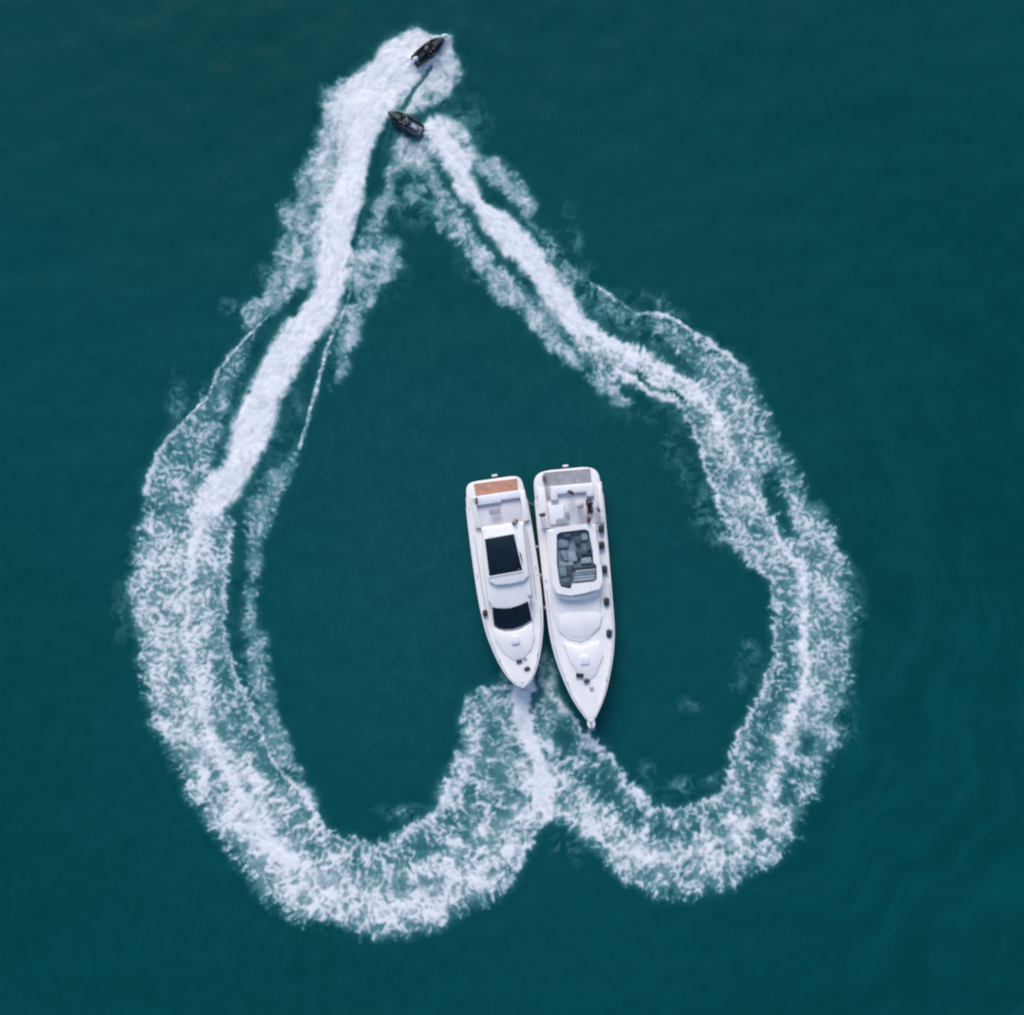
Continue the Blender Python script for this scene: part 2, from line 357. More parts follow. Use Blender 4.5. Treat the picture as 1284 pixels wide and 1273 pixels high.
# white wash of the upper track
area([(527, 158), (545, 158), (570, 177), (590, 203), (597, 232), (612, 253), (645, 273), (670, 305), (693, 336), (717, 368), (734, 394), (748, 412), (742, 424), (728, 430), (714, 422), (702, 408), (685, 383), (660, 346), (634, 320), (608, 290), (594, 262), (573, 243), (558, 214), (540, 180)], 1.0, .12, 4.0, .4, 'set', who=B)
stroke([(665, 330, 10, .5), (700, 385, 12, .5), (735, 430, 14, .8), (790, 448, 18), (830, 470, 16), (862, 492, 14), (884, 510, 10)], .84, .6, 5, .5, who=B)
stroke([(740, 455, 10), (770, 478, 8)], .55, .9, 6, .5, 'set', who=B)
stroke([(773, 464, 7), (795, 480, 6), (826, 497, 5), (856, 510, 4)], .93, .2, 4, .5, who=B)
stroke([(780, 490, 3), (800, 496, 5), (812, 500, 3)], .85, mode='cut', f=3)
stroke([(842, 463, 4), (862, 482, 6), (884, 502, 9), (900, 528, 9), (916, 562, 7), (934, 598, 7), (953, 630, 6), (972, 668, 6), (992, 698, 8), (1008, 724, 9), (1007, 786, 9), (1010, 845, 9), (999, 885, 9), (975, 953, 9), (965, 1004, 9), (945, 1030, 8), (910, 1052, 9), (869, 1070, 10), (821, 1076, 10), (770, 1063, 8), (736, 1042, 8), (690, 1010, 7)], .95, .48, 7, .6, who=B)
stroke([(858, 520, 3), (875, 552, 4), (890, 598, 4), (905, 640, 4), (930, 690, 4), (953, 716, 5), (968, 735, 3), (972, 780, 3), (970, 822, 3), (952, 874, 3.5), (935, 908, 4), (918, 950, 4), (911, 990, 5), (874, 1012, 4), (849, 1018, 4), (815, 1012, 4), (797, 990, 4), (772, 962, 4), (742, 930, 5), (715, 905, 3.5), (700, 880, 4), (688, 862, 4)], .85, .35, 3, .5, who=B)
# open lace
for p in ([(705, 915, 12), (725, 950, 18), (760, 985, 18), (800, 1030, 13), (850, 1042, 10), (900, 1030, 9)], [(985, 740, 6), (988, 790, 6), (985, 840, 8), (965, 900, 9), (945, 950, 9), (935, 990, 8)]):
    stroke(p, .43, .95, 7, .4, 'set', who=B)
stroke([(1000, 960, 10), (985, 1000, 8), (1010, 930, 8)], .38, .8, 8, .4, 'set', who=B)
stroke([(1045, 770, 14), (1045, 850, 12)], .60, .85, 8, .5, 'set', who=B)
stroke([(772, 1075, 9), (830, 1092, 9), (890, 1086, 9), (940, 1060, 10)], .78, .7, 7, .5, who=B)
stroke([(738, 412, 11), (762, 430, 9), (800, 450, 8), (842, 470, 8), (872, 492, 9), (898, 528, 8), (916, 562, 6, .9), (934, 598, 5, .9)], 1.0, .25, 7, .6, who=B)
# spur and faint wisps
stroke([(888, 650, 4, .4), (905, 668, 6, .6), (922, 690, 5, .8)], .8, .3, 6, 1, who=B)
stroke([(820, 1002, 1.5, .4), (860, 990, 2, .5), (895, 975, 2, .4)], .6, .3, 5, .8, who=B)
# ---- the straight wash off the west yacht's bow, and the slick between the yachts
stroke([(655, 856, 14), (654, 885, 11), (658, 910, 11), (667, 935, 9), (677, 960, 9), (681, 985, 12), (679, 1005, 12), (685, 1020, 5)], .98, .04, 3, .35, 'set', who=A)
stroke([(682, 800, 1.5, .4), (684, 825, 4, .5), (682, 850, 7, .7), (688, 875, 8, .8)], .75, .25, 4, .6, who=B)
stroke([(624, 828, 2, .4), (632, 848, 3, .6), (640, 862, 4, .8)], .8, .2, 4, .6, who=A)
stroke([(682, 800, 4, .6), (686, 835, 9), (692, 870, 12), (705, 900, 10)], .52, .1, 7, .7, who=B)
stroke([(618, 868, 8), (606, 890, 12), (600, 925, 12)], .45, .15, 9, .7, who=A)
stroke([(500, 170, 8), (515, 190, 14), (512, 215, 12, .8), (520, 250, 10, .5)], .42, .08, 9, .7, who=B)
stroke([(560, 55, 6), (570, 90, 10), (548, 125, 12)], .45, .05, 7, .5, who=A)
# dark gap in the foam from the first jet ski down to the second
stroke([(530, 122, 3, .3), (560, 120, 3, .4)], .8, mode='cut', f=5)

STR = np.zeros_like(D); wob_x = fbm(PX/12, PY/12, 401, 3)*4; wob_y = fbm(PX/12, PY/12, 402, 3)*4
for line in ([(541, 84, 1.2), (530, 98, 1.8), (517, 117, 2.6), (505, 138, 3.2)], [(488, 150, 1.5), (479, 178, 3.6), (470, 210, 4.2), (463, 245, 2.2)], [(455, 262, 1.2), (448, 292, 2.6)]):
    q = smooth_line(line, 5)
    for a, b in zip(q[:-1], q[1:]):
        dx, dy = b[0]-a[0], b[1]-a[1]; l2 = dx*dx+dy*dy+1e-6; t = np.clip(((PX-a[0])*dx+(PY-a[1])*dy)/l2, 0, 1)
        STR = np.maximum(STR, 1-sstep(-2, 3.0, np.sqrt((PX+wob_x-a[0]-t*dx)**2+(PY+wob_y-a[1]-t*dy)**2)-a[2]))
RIM = np.zeros_like(D)
for line in ([(341, 392, .5, .8), (320, 412, .8, .9), (304, 430, 1, 1), (275, 465, 1, 1), (261, 498, 1.2, 1), (243, 516, 1.5, 1), (222, 540, 2, .9), (204, 560, 2.4, .8), (190, 590, 2.6, .7), (184, 620, 2.4, .5)],
             [(742, 355, .6, .8), (762, 369, 1.2, 1), (785, 386, .9, .7), (801, 394, 1, .8), (827, 394, 1.6, 1), (854, 407, 1.6, 1), (880, 426, 1.8, .9), (914, 446, 2, .8), (940, 475, 2, .6)],
             [(446, 330, .6, .5), (436, 380, 1.2, .7), (424, 405, 2, .9), (412, 432, 1.2, 1), (404, 462, 1.5, .9), (397, 487, 1.8, 1), (388, 520, 1.4, .9), (376, 562, 1.4, .8)],
             [(281, 790, 1.2, .6), (297, 850, 1.8, .9), (321, 902, 2, .9), (345, 958, 2.6, .9), (384, 1002, 2.8, .9), (408, 1040, 2, .7)]):
    q = smooth_line(line, 5)
    for a, b in zip(q[:-1], q[1:]):
        dx, dy = b[0]-a[0], b[1]-a[1]; l2 = dx*dx+dy*dy+1e-6; t = np.clip(((PX-a[0])*dx+(PY-a[1])*dy)/l2, 0, 1)
        RIM = np.maximum(RIM, (a[3]+(b[3]-a[3])*t)*(1-sstep(-1, 2.6, np.sqrt((PX+.7*wob_x-a[0]-t*dx)**2+(PY+.7*wob_y-a[1]-t*dy)**2)-a[2])))
# faint drifting wisps and bubbles under the surface
mist = np.zeros_like(D)
for x, y, rx, ry, q in ((938, 822, 12, 20, .30), (925, 855, 14, 14, .2), (866, 884, 14, 9, .26), (812, 968, 12, 12, .26), (800, 985, 8, 8, .2), (855, 985, 30, 9, .3), (890, 975, 14, 7, .3), (714, 282, 9, 22, .3), (722, 305, 8, 14, .24), (700, 320, 14, 24, .3), (735, 350, 16, 16, .3), (845, 560, 16, 24, .2), (862, 600, 12, 26, .2), (880, 640, 12, 24, .34), (900, 672, 14, 14, .3), (706, 1062, 12, 12, .36), (722, 1072, 8, 14, .22), (830, 378, 12, 10, .3), (800, 372, 18, 10, .22), (845, 395, 14, 10, .24), (505, 1018, 26, 9, .32), (560, 990, 16, 16, .2), (222, 505, 12, 34, .28), (252, 492, 16, 10, .3), (288, 385, 12, 10, .3), (330, 345, 14, 12, .24), (590, 150, 22, 24, .26), (600, 335, 22, 14, .28), (520, 255, 26, 26, .34), (470, 330, 40, 40, .14), (150, 770, 10, 30, .2), (1075, 760, 10, 40, .2), (1062, 900, 14, 30, .24), (280, 790, 14, 60, .1), (820, 520, 50, 12, .16), (712, 352, 20, 20, .34), (735, 368, 20, 16, .34), (760, 385, 24, 15, .38), (790, 402, 24, 14, .40), (822, 420, 24, 14, .4), (296, 470, 12, 26, .22), (278, 520, 14, 30, .28), (352, 560, 16, 24, .2), (372, 520, 12, 30, .16), (480, 170, 10, 30, .16)):
    mist = np.maximum(mist, q*np.exp(-((PX-x)/rx)**2*.9-((PY-y)/ry)**2*.9))
# ---- break the plan up
wx = fbm(PX/19, PY/19, 11, 3)*11+fbm(PX/7, PY/7, 12, 2)*4.5
wy = fbm(PX/19, PY/19, 21, 3)*11+fbm(PX/7, PY/7, 22, 2)*4.5
def sample(a, x, y):
    u = np.clip((x-GX0)/GS, 0, NXG-1.001); v = np.clip((y-GY0)/GS, 0, NYG-1.001)
    i = u.astype(int); j = v.astype(int); fu = u-i; fv = v-j
    return (a[j, i]*(1-fu)+a[j, i+1]*fu)*(1-fv)+(a[j+1, i]*(1-fu)+a[j+1, i+1]*fu)*fv
# track coordinates: distance along and across the nearest track
trA = smooth_line([(530, 70), (480, 120), (450, 200), (430, 280), (415, 360), (370, 430), (320, 520), (285, 590), (250, 650), (230, 740), (235, 830), (265, 930), (320, 1010), (400, 1085), (480, 1110), (560, 1080), (620, 1010), (650, 940), (640, 880)], 3)
trB = smooth_line([(530, 160), (575, 220), (640, 300), (700, 380), (760, 430), (850, 475), (910, 545), (950, 640), (1000, 700), (1012, 780), (1005, 860), (975, 950), (930, 1030), (860, 1060), (790, 1045), (730, 1000), (690, 950)], 3)
best = np.full(PX.shape, 1e9, np.float32); S_ = np.zeros_like(PX); C_ = np.zeros_like(PX); NX_ = np.zeros_like(PX); NY_ = np.zeros_like(PX)
for off, tr in ((0, trA), (5000, trB)):
    s0 = off
    for a, b in zip(tr[:-1], tr[1:]):
        dx, dy = b-a; l = math.hypot(dx, dy)
        t = np.clip(((PX-a[0])*dx+(PY-a[1])*dy)/(l*l), -.0, 1)
        ex = PX-a[0]-t*dx; ey = PY-a[1]-t*dy; d2 = ex*ex+ey*ey
        k = d2 < best; best = np.where(k, d2, best)
        S_ = np.where(k, s0+t*l, S_); C_ = np.where(k, np.sqrt(d2)*np.sign(ex*dy-ey*dx), C_)
        q = 1/np.sqrt(d2+1); NX_ = np.where(k, ex*q, NX_); NY_ = np.where(k, ey*q, NY_); s0 += l
rg = blur(Rg, 5)
fr_ = fbm(S_/5.5+wx*.12, C_/40+wy*.03, 51, 3)*22*blur(Lc, 5)         # fringes thrown outward across the track
sx = PX+wx*(.22+.85*rg)+NX_*fr_; sy = PY+wy*(.22+.85*rg)+NY_*fr_
D = sample(D, sx, sy); Lc = sample(Lc, sx, sy); rg = sample(rg, sx, sy)
dwx = fbm(PX/22, PY/22, 31, 2)*9+fbm(PX/8, PY/8, 33, 2)*1.6
dwy = fbm(PX/22, PY/22, 41, 2)*9+fbm(PX/8, PY/8, 43, 2)*1.6
U = PX+dwx; V = PY+dwy; SS = S_+dwx; CC = C_+dwy
def pattern(k, seed):
    fib = fbm(SS/(7.0*k), CC/(17.0*k), 61+seed, 2)                   # fibres across the track
    f1, f2 = worley(U/(15.0*k), V/(15.0*k), 3+seed)
    g1, g2 = worley(SS/(9.0*k), CC/(12.5*k), 9+seed)
    net = 1-np.clip((f2-f1)*1.6, 0, 1); net2 = 1-np.clip((g2-g1)*1.6, 0, 1)
    fine = fbm(U/(7.5*k), V/(7.5*k), 71+seed, 3)
    return .50+.26*(net2-.4)+.20*(net-.4)+.50*fib+.75*fine
rid = 1-np.abs(fbm(U/13+fbm(PX/30, PY/30, 77, 2)*1.6, V/13+fbm(PX/30, PY/30, 78, 2)*1.6, 79, 2))*5.5   # curling filaments
rid2 = 1-np.abs(fbm(SS/8, CC/20, 83, 2))*4.5
low = sstep(860, 980, PY); fine0 = fbm(U/7.5, V/7.5, 88, 3)
pa = pattern(.70, 0); h1, h2 = worley(SS/13+.45*fine0, CC/27+.45*fine0, 50); q1, q2 = worley(U/10, V/10, 55)
l1 = np.exp(-((h2-h1)/.19)**2); l2 = np.exp(-((q2-q1)/.24)**2)
pb = .15+.46*l1+.30*l2+.27*fine0+.16*np.clip(rid, -1, 1)+.26*np.clip(rid2, -1, 1)
v1, v2 = worley(U/34, V/34, 63)
pb = pb-.30*sstep(.46, .16, v1)+.06
d1, d2 = worley(U/8.2, V/8.2, 58)
pa = pa-.46*sstep(.44, .12, d1)+.05
mid = fbm(PX/34, PY/34, 81, 3)
n = pa+(pb-pa)*low                                                   # lace pattern about .5
n = n+.55*mid
Dl = np.clip(D, 0, 1)
nn = n-(1.22-Dl*1.06)
lace = sstep(-.26, .42, nn); lace = lace+(sstep(-.36, .50, nn+.02)-lace)*low
base = (.34*Dl*Dl+.10*Dl)*low+(.24*Dl*Dl+.15*Dl)*(1-low)
top = .97-(.08+.14*(1-low))*sstep(.86, .58, Dl)
lacy = base+(top-base)*lace
streak = fbm(SS/34, CC/4.5, 97, 3)
wash = Dl*(.97+.16*fbm(PX/9, PY/9, 91, 3)+.14*mid+.34*streak+.16*fine0)
wash = np.where(wash > .9, .9+(wash-.9)*.5, wash)
bil = fbm(U/24, V/24, 95, 5)
grain = fbm(U/4.2, V/4.2, 99, 3)
cloud = np.clip(Dl*(.77+1.05*bil+.5*fine0+.5*grain)-.02, 0, 1)*sstep(-.48, .02, bil+.65*(Dl-.35))   # soft billowing spray
wash = wash+(cloud-wash)*sstep(.92, .72, Dl)
F = np.clip(wash+(lacy-wash)*np.clip(Lc*1.25, 0, 1), 0, 1)
F = F*sstep(.02, .16, F)*sstep(.0, .5, Dl)
F = blur(F.astype(np.float32), .8/GS)
halo = .6*blur(F, 4.0/GS)+.4*blur(F, 11.0/GS)
F = F+(1-F)*np.clip(.46*halo*(1+1.6*bil+.6*fine0+.4*grain), 0, .42)*(1-.7*sstep(.7, 1, Dl))
mm = np.clip(mist*(.50+1.9*bil+1.1*fine0), 0, .4)
F = np.clip(F+(1-F)*mm*(F < .5), 0, 1)
F = np.maximum(F, np.clip(RIM*(.68+.8*fine0+.5*bil), 0, .92))
F = F*(1-.80*STR)
# ------------------------------------------------------------------ sea surface and foam
def wave_z(x, y):
    """low swell and chop, metres"""
    z = .07*perlin(x/5.5, y/4.2, 201)+.045*perlin(x/2.3+5, y/1.9, 202)+.012*perlin(x/.95, y/.8, 203)
    fade = np.clip(1-(np.maximum(np.abs(x), np.abs(y))-55)/8, 0, 1)
    return z*fade
inner = np.arange(-64, 64.01, .32)
outer = 64*np.array([1.12, 1.35, 1.8, 2.6, 4, 7, 14, 30, 60])
ax = np.concatenate([-outer[::-1], inner, outer])
WXX, WYY = np.meshgrid(ax, ax); WZ = wave_z(WXX, WYY)
def grid_mesh(name, X, Y, Z, keep=None, attrs=None):
    ny, nx = X.shape; idx = np.arange(ny*nx).reshape(ny, nx)
    q = np.stack([idx[:-1, :-1], idx[:-1, 1:], idx[1:, 1:], idx[1:, :-1]], -1).reshape(-1, 4)
    if keep is not None: q = q[keep.reshape(-1)]
    if (Y[1, 0]-Y[0, 0]) < 0: q = q[:, ::-1]
    used = np.unique(q); remap = np.zeros(ny*nx, np.int64); remap[used] = np.arange(len(used)); q = remap[q]
    co = np.stack([X.reshape(-1)[used], Y.reshape(-1)[used], Z.reshape(-1)[used]], -1).astype(np.float32)
    me = bpy.data.meshes.new(name); me.vertices.add(len(co)); me.vertices.foreach_set('co', co.reshape(-1))
    me.loops.add(q.size); me.loops.foreach_set('vertex_index', q.reshape(-1).astype(np.int32))
    me.polygons.add(len(q)); me.polygons.foreach_set('loop_start', np.arange(0, q.size, 4, dtype=np.int32)); me.polygons.foreach_set('loop_total', np.full(len(q), 4, np.int32))
    me.polygons.foreach_set('use_smooth', np.ones(len(q), bool))
    for k, a in (attrs or {}).items():
        at = me.attributes.new(k, 'FLOAT', 'POINT'); at.data.foreach_set('value', a.reshape(-1)[used].astype(np.float32))
    me.update(calc_edges=True)
    o = bpy.data.objects.new(name, me); col.objects.link(o); return o

sea = tag(grid_mesh('sea', WXX, WYY, WZ), 'calm dark teal sea surface around the boats', kind='structure')
m = bpy.data.materials.new('sea_water'); m.use_nodes = True; n = m.node_tree.nodes; l = m.node_tree.links; b = n['Principled BSDF']
tc = n.new('ShaderNodeTexCoord')
def noise(scale, detail=4, vec=None, rough=.5, dist=0.0):
    z = n.new('ShaderNodeTexNoise'); z.inputs['Scale'].default_value = scale; z.inputs['Detail'].default_value = detail; z.inputs['Roughness'].default_value = rough; z.inputs['Distortion'].default_value = dist
    l.new(vec or tc.outputs['Object'], z.inputs['Vector']); return z.outputs['Fac']
def ramp(fac, stops):
    r = n.new('ShaderNodeValToRGB'); e = r.color_ramp.elements
    while len(e) < len(stops): e.new(.5)
    for q, (p, c) in zip(e, stops): q.position = p; q.color = tuple(c)+(1,)
    l.new(fac, r.inputs[0]); return r.outputs[0]
big = noise(.022, 3, dist=.4)
c1 = ramp(big, [(.30, (.0000, .051, .052)), (.5, (.0001, .057, .060)), (.70, (.0004, .060, .066))])
sx_ = n.new('ShaderNodeSeparateXYZ'); l.new(tc.outputs['Object'], sx_.inputs[0])
def math_(op, a, b_=None, c_=None, clamp=False):
    z = n.new('ShaderNodeMath'); z.operation = op; z.use_clamp = clamp
    for i_, v_ in enumerate((a, b_, c_)):
        if v_ is None: continue
        if isinstance(v_, (int, float)): z.inputs[i_].default_value = v_
        else: l.new(v_, z.inputs[i_])
    return z.outputs[0]
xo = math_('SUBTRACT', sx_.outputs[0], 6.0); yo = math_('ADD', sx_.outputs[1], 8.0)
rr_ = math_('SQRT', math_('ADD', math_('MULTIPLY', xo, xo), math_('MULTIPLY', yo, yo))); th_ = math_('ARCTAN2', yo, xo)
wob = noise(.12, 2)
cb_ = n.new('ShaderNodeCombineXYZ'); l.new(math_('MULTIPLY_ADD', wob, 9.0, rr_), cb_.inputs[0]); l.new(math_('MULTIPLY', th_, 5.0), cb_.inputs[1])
rings = math_('MULTIPLY_ADD', math_('SUBTRACT', noise(.40, 4, cb_.outputs[0], .58), .5), 1.9, .5)          # light and dark of ring ripples, painted as water colour on the south-east side
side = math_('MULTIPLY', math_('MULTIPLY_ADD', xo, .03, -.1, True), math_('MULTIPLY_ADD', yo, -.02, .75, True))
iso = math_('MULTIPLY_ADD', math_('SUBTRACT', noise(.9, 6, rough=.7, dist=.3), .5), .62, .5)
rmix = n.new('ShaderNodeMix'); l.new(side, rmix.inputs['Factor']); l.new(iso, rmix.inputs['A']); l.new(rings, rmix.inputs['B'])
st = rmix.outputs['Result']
c2 = ramp(st, [(.36, (.70, .87, .88)), (.50, (1.0, 1.0, 1.0)), (.66, (2.4, 1.22, 1.19))])  # ripple shading, rings and fine mottle, put into the base colour
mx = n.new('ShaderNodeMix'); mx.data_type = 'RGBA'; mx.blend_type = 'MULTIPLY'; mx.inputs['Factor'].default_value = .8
gr = n.new('ShaderNodeVectorMath'); gr.operation = 'LENGTH'; gm = n.new('ShaderNodeMapping'); gm.inputs['Location'].default_value = (4, 3, 0); l.new(tc.outputs['Object'], gm.inputs['Vector']); l.new(gm.outputs[0], gr.inputs[0])
nr = n.new('ShaderNodeMath'); nr.operation = 'MULTIPLY_ADD'; nr.inputs[1].default_value = 14.0; l.new(big, nr.inputs[0]); l.new(gr.outputs['Value'], nr.inputs[2])
dr = n.new('ShaderNodeMath'); dr.operation = 'DIVIDE'; dr.inputs[1].default_value = 60.0; l.new(nr.outputs[0], dr.inputs[0])
c3 = ramp(dr.outputs[0], [(.12, (.0040, .0140, .0200)), (.45, (.0016, .007, .009)), (.80, (0, 0, 0))])     # water paler towards the middle
av_ = n.new('ShaderNodeMix'); av_.data_type = 'RGBA'; av_.blend_type = 'ADD'; av_.inputs['Factor'].default_value = 1.0; l.new(c1, av_.inputs['A']); l.new(c3, av_.inputs['B'])
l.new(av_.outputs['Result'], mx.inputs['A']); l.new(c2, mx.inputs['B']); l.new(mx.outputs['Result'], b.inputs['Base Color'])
b.inputs['Roughness'].default_value = .10; b.inputs['IOR'].default_value = 1.33; b.inputs['Specular IOR Level'].default_value = .25
bp = n.new('ShaderNodeBump'); bp.inputs['Strength'].default_value = .28; bp.inputs['Distance'].default_value = .05
l.new(noise(1.1, 6, rough=.62, dist=.3), bp.inputs['Height']); l.new(bp.outputs[0], b.inputs['Normal'])
sea.data.materials.append(m)

fm = bpy.data.materials.new('wake_foam'); fm.use_nodes = True; n = fm.node_tree.nodes; l = fm.node_tree.links; b = n['Principled BSDF']; tc = n.new('ShaderNodeTexCoord')
at = n.new('ShaderNodeAttribute'); at.attribute_name = 'thickness'
fc = ramp(at.outputs['Fac'], [(.0, (.07, .38, .42)), (.30, (.22, .55, .59)), (.62, (.55, .69, .74)), (.85, (.76, .79, .82)), (1.0, (.84, .83, .86))])
l.new(fc, b.inputs['Base Color']); b.inputs['Roughness'].default_value = .75; b.inputs['Specular IOR Level'].default_value = .2
nz = noise(6.0, 4, rough=.6)
ma = n.new('ShaderNodeMath'); ma.operation = 'MULTIPLY_ADD'; ma.inputs[1].default_value = .16; ma.inputs[2].default_value = -.08; l.new(nz, ma.inputs[0])
ad = n.new('ShaderNodeMath'); ad.operation = 'MULTIPLY_ADD'; l.new(ma.outputs[0], ad.inputs[0]); l.new(at.outputs['Fac'], ad.inputs[1]); l.new(at.outputs['Fac'], ad.inputs[2]); ad.use_clamp = True
tr = n.new('ShaderNodeBsdfTransparent'); ms = n.new('ShaderNodeMixShader'); l.new(ad.outputs[0], ms.inputs[0]); l.new(tr.outputs[0], ms.inputs[1]); l.new(b.outputs[0], ms.inputs[2])
l.new(ms.outputs[0], n['Material Output'].inputs['Surface'])

FX = (PX-CX)*SC; FY = (CY-PY)*SC
# the foam follows the swell: interpolate the sea mesh, then lie 3 cm and more above it
u = (FX+64)/.32; v = (FY+64)/.32; i = np.clip(u.astype(int), 0, len(inner)-2); j = np.clip(v.astype(int), 0, len(inner)-2); fu = u-i; fv = v-j
K = len(outer); Zi = WZ[K:-K, K:-K]
zs = (Zi[j, i]*(1-fu)+Zi[j, i+1]*fu)*(1-fv)+(Zi[j+1, i]*(1-fu)+Zi[j+1, i+1]*fu)*fv
lump = fbm(PX/9, PY/9, 301, 4); Fs = blur(F, 1.2); Fw = blur(Dl, 4)
zf = zs+.03+.08*Fs+np.clip(.035*Fs*Fs*(.5+lump), 0, None)*sstep(.3, 1, Fw)
for cx_, cy_, hh in ((521, 78, .38), (557, 49, .50), (545, 74, .34), (531, 167, .42), (512, 164, .30)):     # water thrown up round the craft
    zf += hh*np.exp(-((PX-cx_)**2+(PY-cy_)**2)/90)*(1+.8*lump)*sstep(.3, .8, Fs)
edge = sstep(.02, .10, Fs); zf = zs+.02+(zf-zs-.02)*edge
fmax = np.maximum(np.maximum(F[:-1, :-1], F[1:, 1:]), np.maximum(F[1:, :-1], F[:-1, 1:])) > .03
sB = S_[:-1, :-1] >= 5000
for keep, lab in ((fmax & ~sB, 'broad white foam wake curving down the west side from the upper jet ski to the bow of the teak-platform yacht'),
                  (fmax & sB, 'narrower white foam wake curving down the east side behind the lower jet ski')):
    o = grid_mesh('wake_foam', FX, FY, zf, keep, {'thickness': F}); o.data.materials.append(fm)
    tag(o, lab, 'foam', 'foam wakes drawn in a heart', 'stuff')
# ------------------------------------------------------------------ yachts
class Yacht:
    def __init__(s, S, T, zref, label):
        a = W(*S, zref); b = W(*T, zref); d = (b-a); d.z = 0
        s.Y = d.normalized(); s.X = Vector((s.Y.y, -s.Y.x, 0)); s.O = Vector((a.x, a.y, 0)); s.k = SC*(CAM_H-zref)/CAM_H
        s.root = empty('motor_yacht', s.O, math.atan2(-s.X.y*-1, s.X.x)); tag(s.root, label, 'yacht', 'yachts moored side by side')
    def L(s, px, py, h):                      # plan point seen at height h -> yacht space
        p = W(px, py, h)-s.O; return (p.dot(s.X), p.dot(s.Y), h)
    def ab(s, a, b): return (-a*s.k, b*s.k)   # a to the east side, b forward
    def outline(s, prof, b0=None, b1=None, inset=0.0):
        q = [(a-inset, b) for b, a in prof if (b0 is None or b >= b0) and (b1 is None or b <= b1)]
        return [s.ab(a, b) for a, b in q]+[s.ab(-a, b) for a, b in reversed(q) if a > .01]

def interp(prof, b): return float(np.interp(b, [p[0] for p in prof], [p[1] for p in prof]))

def hull(y, prof, L, z0, z1, bst):
    """shell with flared topsides; bst: where the raised hull starts"""
    def sheer(b): return z0+(z1-z0)*max(0, (b-bst)/(L-bst))**1.6
    bs = [bst+(L-bst)*(1-(1-t/26)**1.35) for t in range(27)]
    secs = []
    for b in bs:
        a = interp(prof, b); z = sheer(b); f = max(0, (b-L*.45)/(L*.55))
        ch = a*(.93-.35*f); x = y.k
        rake = 1-.0*f; yy = b*y.k; yb = yy-(f**2)*1.3
        half = [(-0.0, yb-f*.5, -.7+.6*f**3), (ch*x*.85, yb-f*.2, -.25), (ch*x, yb, .22), ((ch*.35+a*.65)*x, (yb+yy)/2, z*.62), (a*x, yy, z-.10), (a*x+.02, yy, z-.03), (a*x-.03, yy, z)]
        secs.append([(-p[0], p[1], p[2]) for p in reversed(half)]+half[1:])
    MB().loft(secs).build('hull', M['hullside'], y.root, ang=50)
    # deck moulding, cambered, closes the shell
    secs = []
    for b in bs:
        a = max(interp(prof, b)*y.k-.03, .005); z = sheer(b)
        r = [(-1, 0), (-.93, .05), (-.88, .0), (-.5, .05), (0, .07), (.5, .05), (.88, .0), (.93, .05), (1, 0)]
        secs.append([(a*q, b*y.k, z+h) for q, h in r])
    MB().loft(secs, cap=False).build('deck', M['deck'], y.root, ang=60)
    rr = MB()
    for sgn in (-1, 1):
        rr.tube([(sgn*(interp(prof, b)*y.k+.01), b*y.k, sheer(b)-.04) for b in bs[1:-1]], .05, 6)
    rr.build('rub_rail', M['gel'], y.root)
    bt = MB()
    for sgn in (-1, 1):
        bt.tube([(sgn*(interp(prof, b)*(.93-.35*max(0, (b-L*.45)/(L*.55)))*y.k), b*y.k-max(0, (b-L*.45)/(L*.55))**2*1.3, .22) for b in bs[1:-2]], .045, 5)
    bt.build('boot_stripe', M['boot'], y.root)
    return sheer

def rail(y, prof, sheer, b0, b1, n):
    pts = {}
    for sgn in (-1, 1):
        top = []
        for i in range(n+1):
            b = b0+(b1-b0)*i/n; a = (interp(prof, b)-2.2)*y.k; z = sheer(b)
            p = (sgn*a, b*y.k, z+.62); top.append(p)
            MB().tube([(sgn*a, b*y.k, z), p], .014, 5).build('stanchion', M['steel'], y.root)
        pts[sgn] = top
    MB().tube(pts[-1]+pts[1][::-1], .016, 6).build('bow_rail', M['steel'], y.root)

def cleat(y, x, yy, z, rz=0):
    q = MB(); q.box((x, yy, z+.03), (.05, .10, .06), rz); q.tube([(x-.13*math.sin(rz), yy-.13*math.cos(rz), z+.08), (x+.13*math.sin(rz), yy+.13*math.cos(rz), z+.08)], .022, 6)
    return q.build('cleat', M['steel'], y.root)

def planks(y, quad, h, n, m, thick=.025):
    """n planks side by side in the quad (plan corners in order: stern-west, stern-east, fore-east, fore-west)"""
    A, B_, C_2, D_ = [Vector(y.L(*p, h)) for p in quad]
    for i in range(n):
        t0 = i/n+.012; t1 = (i+1)/n-.012
        p = [A.lerp(D_, t0), B_.lerp(C_2, t0), B_.lerp(C_2, t1), A.lerp(D_, t1)]
        MB().prism([(q.x, q.y) for q in p], h-thick, h, .006).build('plank', m, y.root)

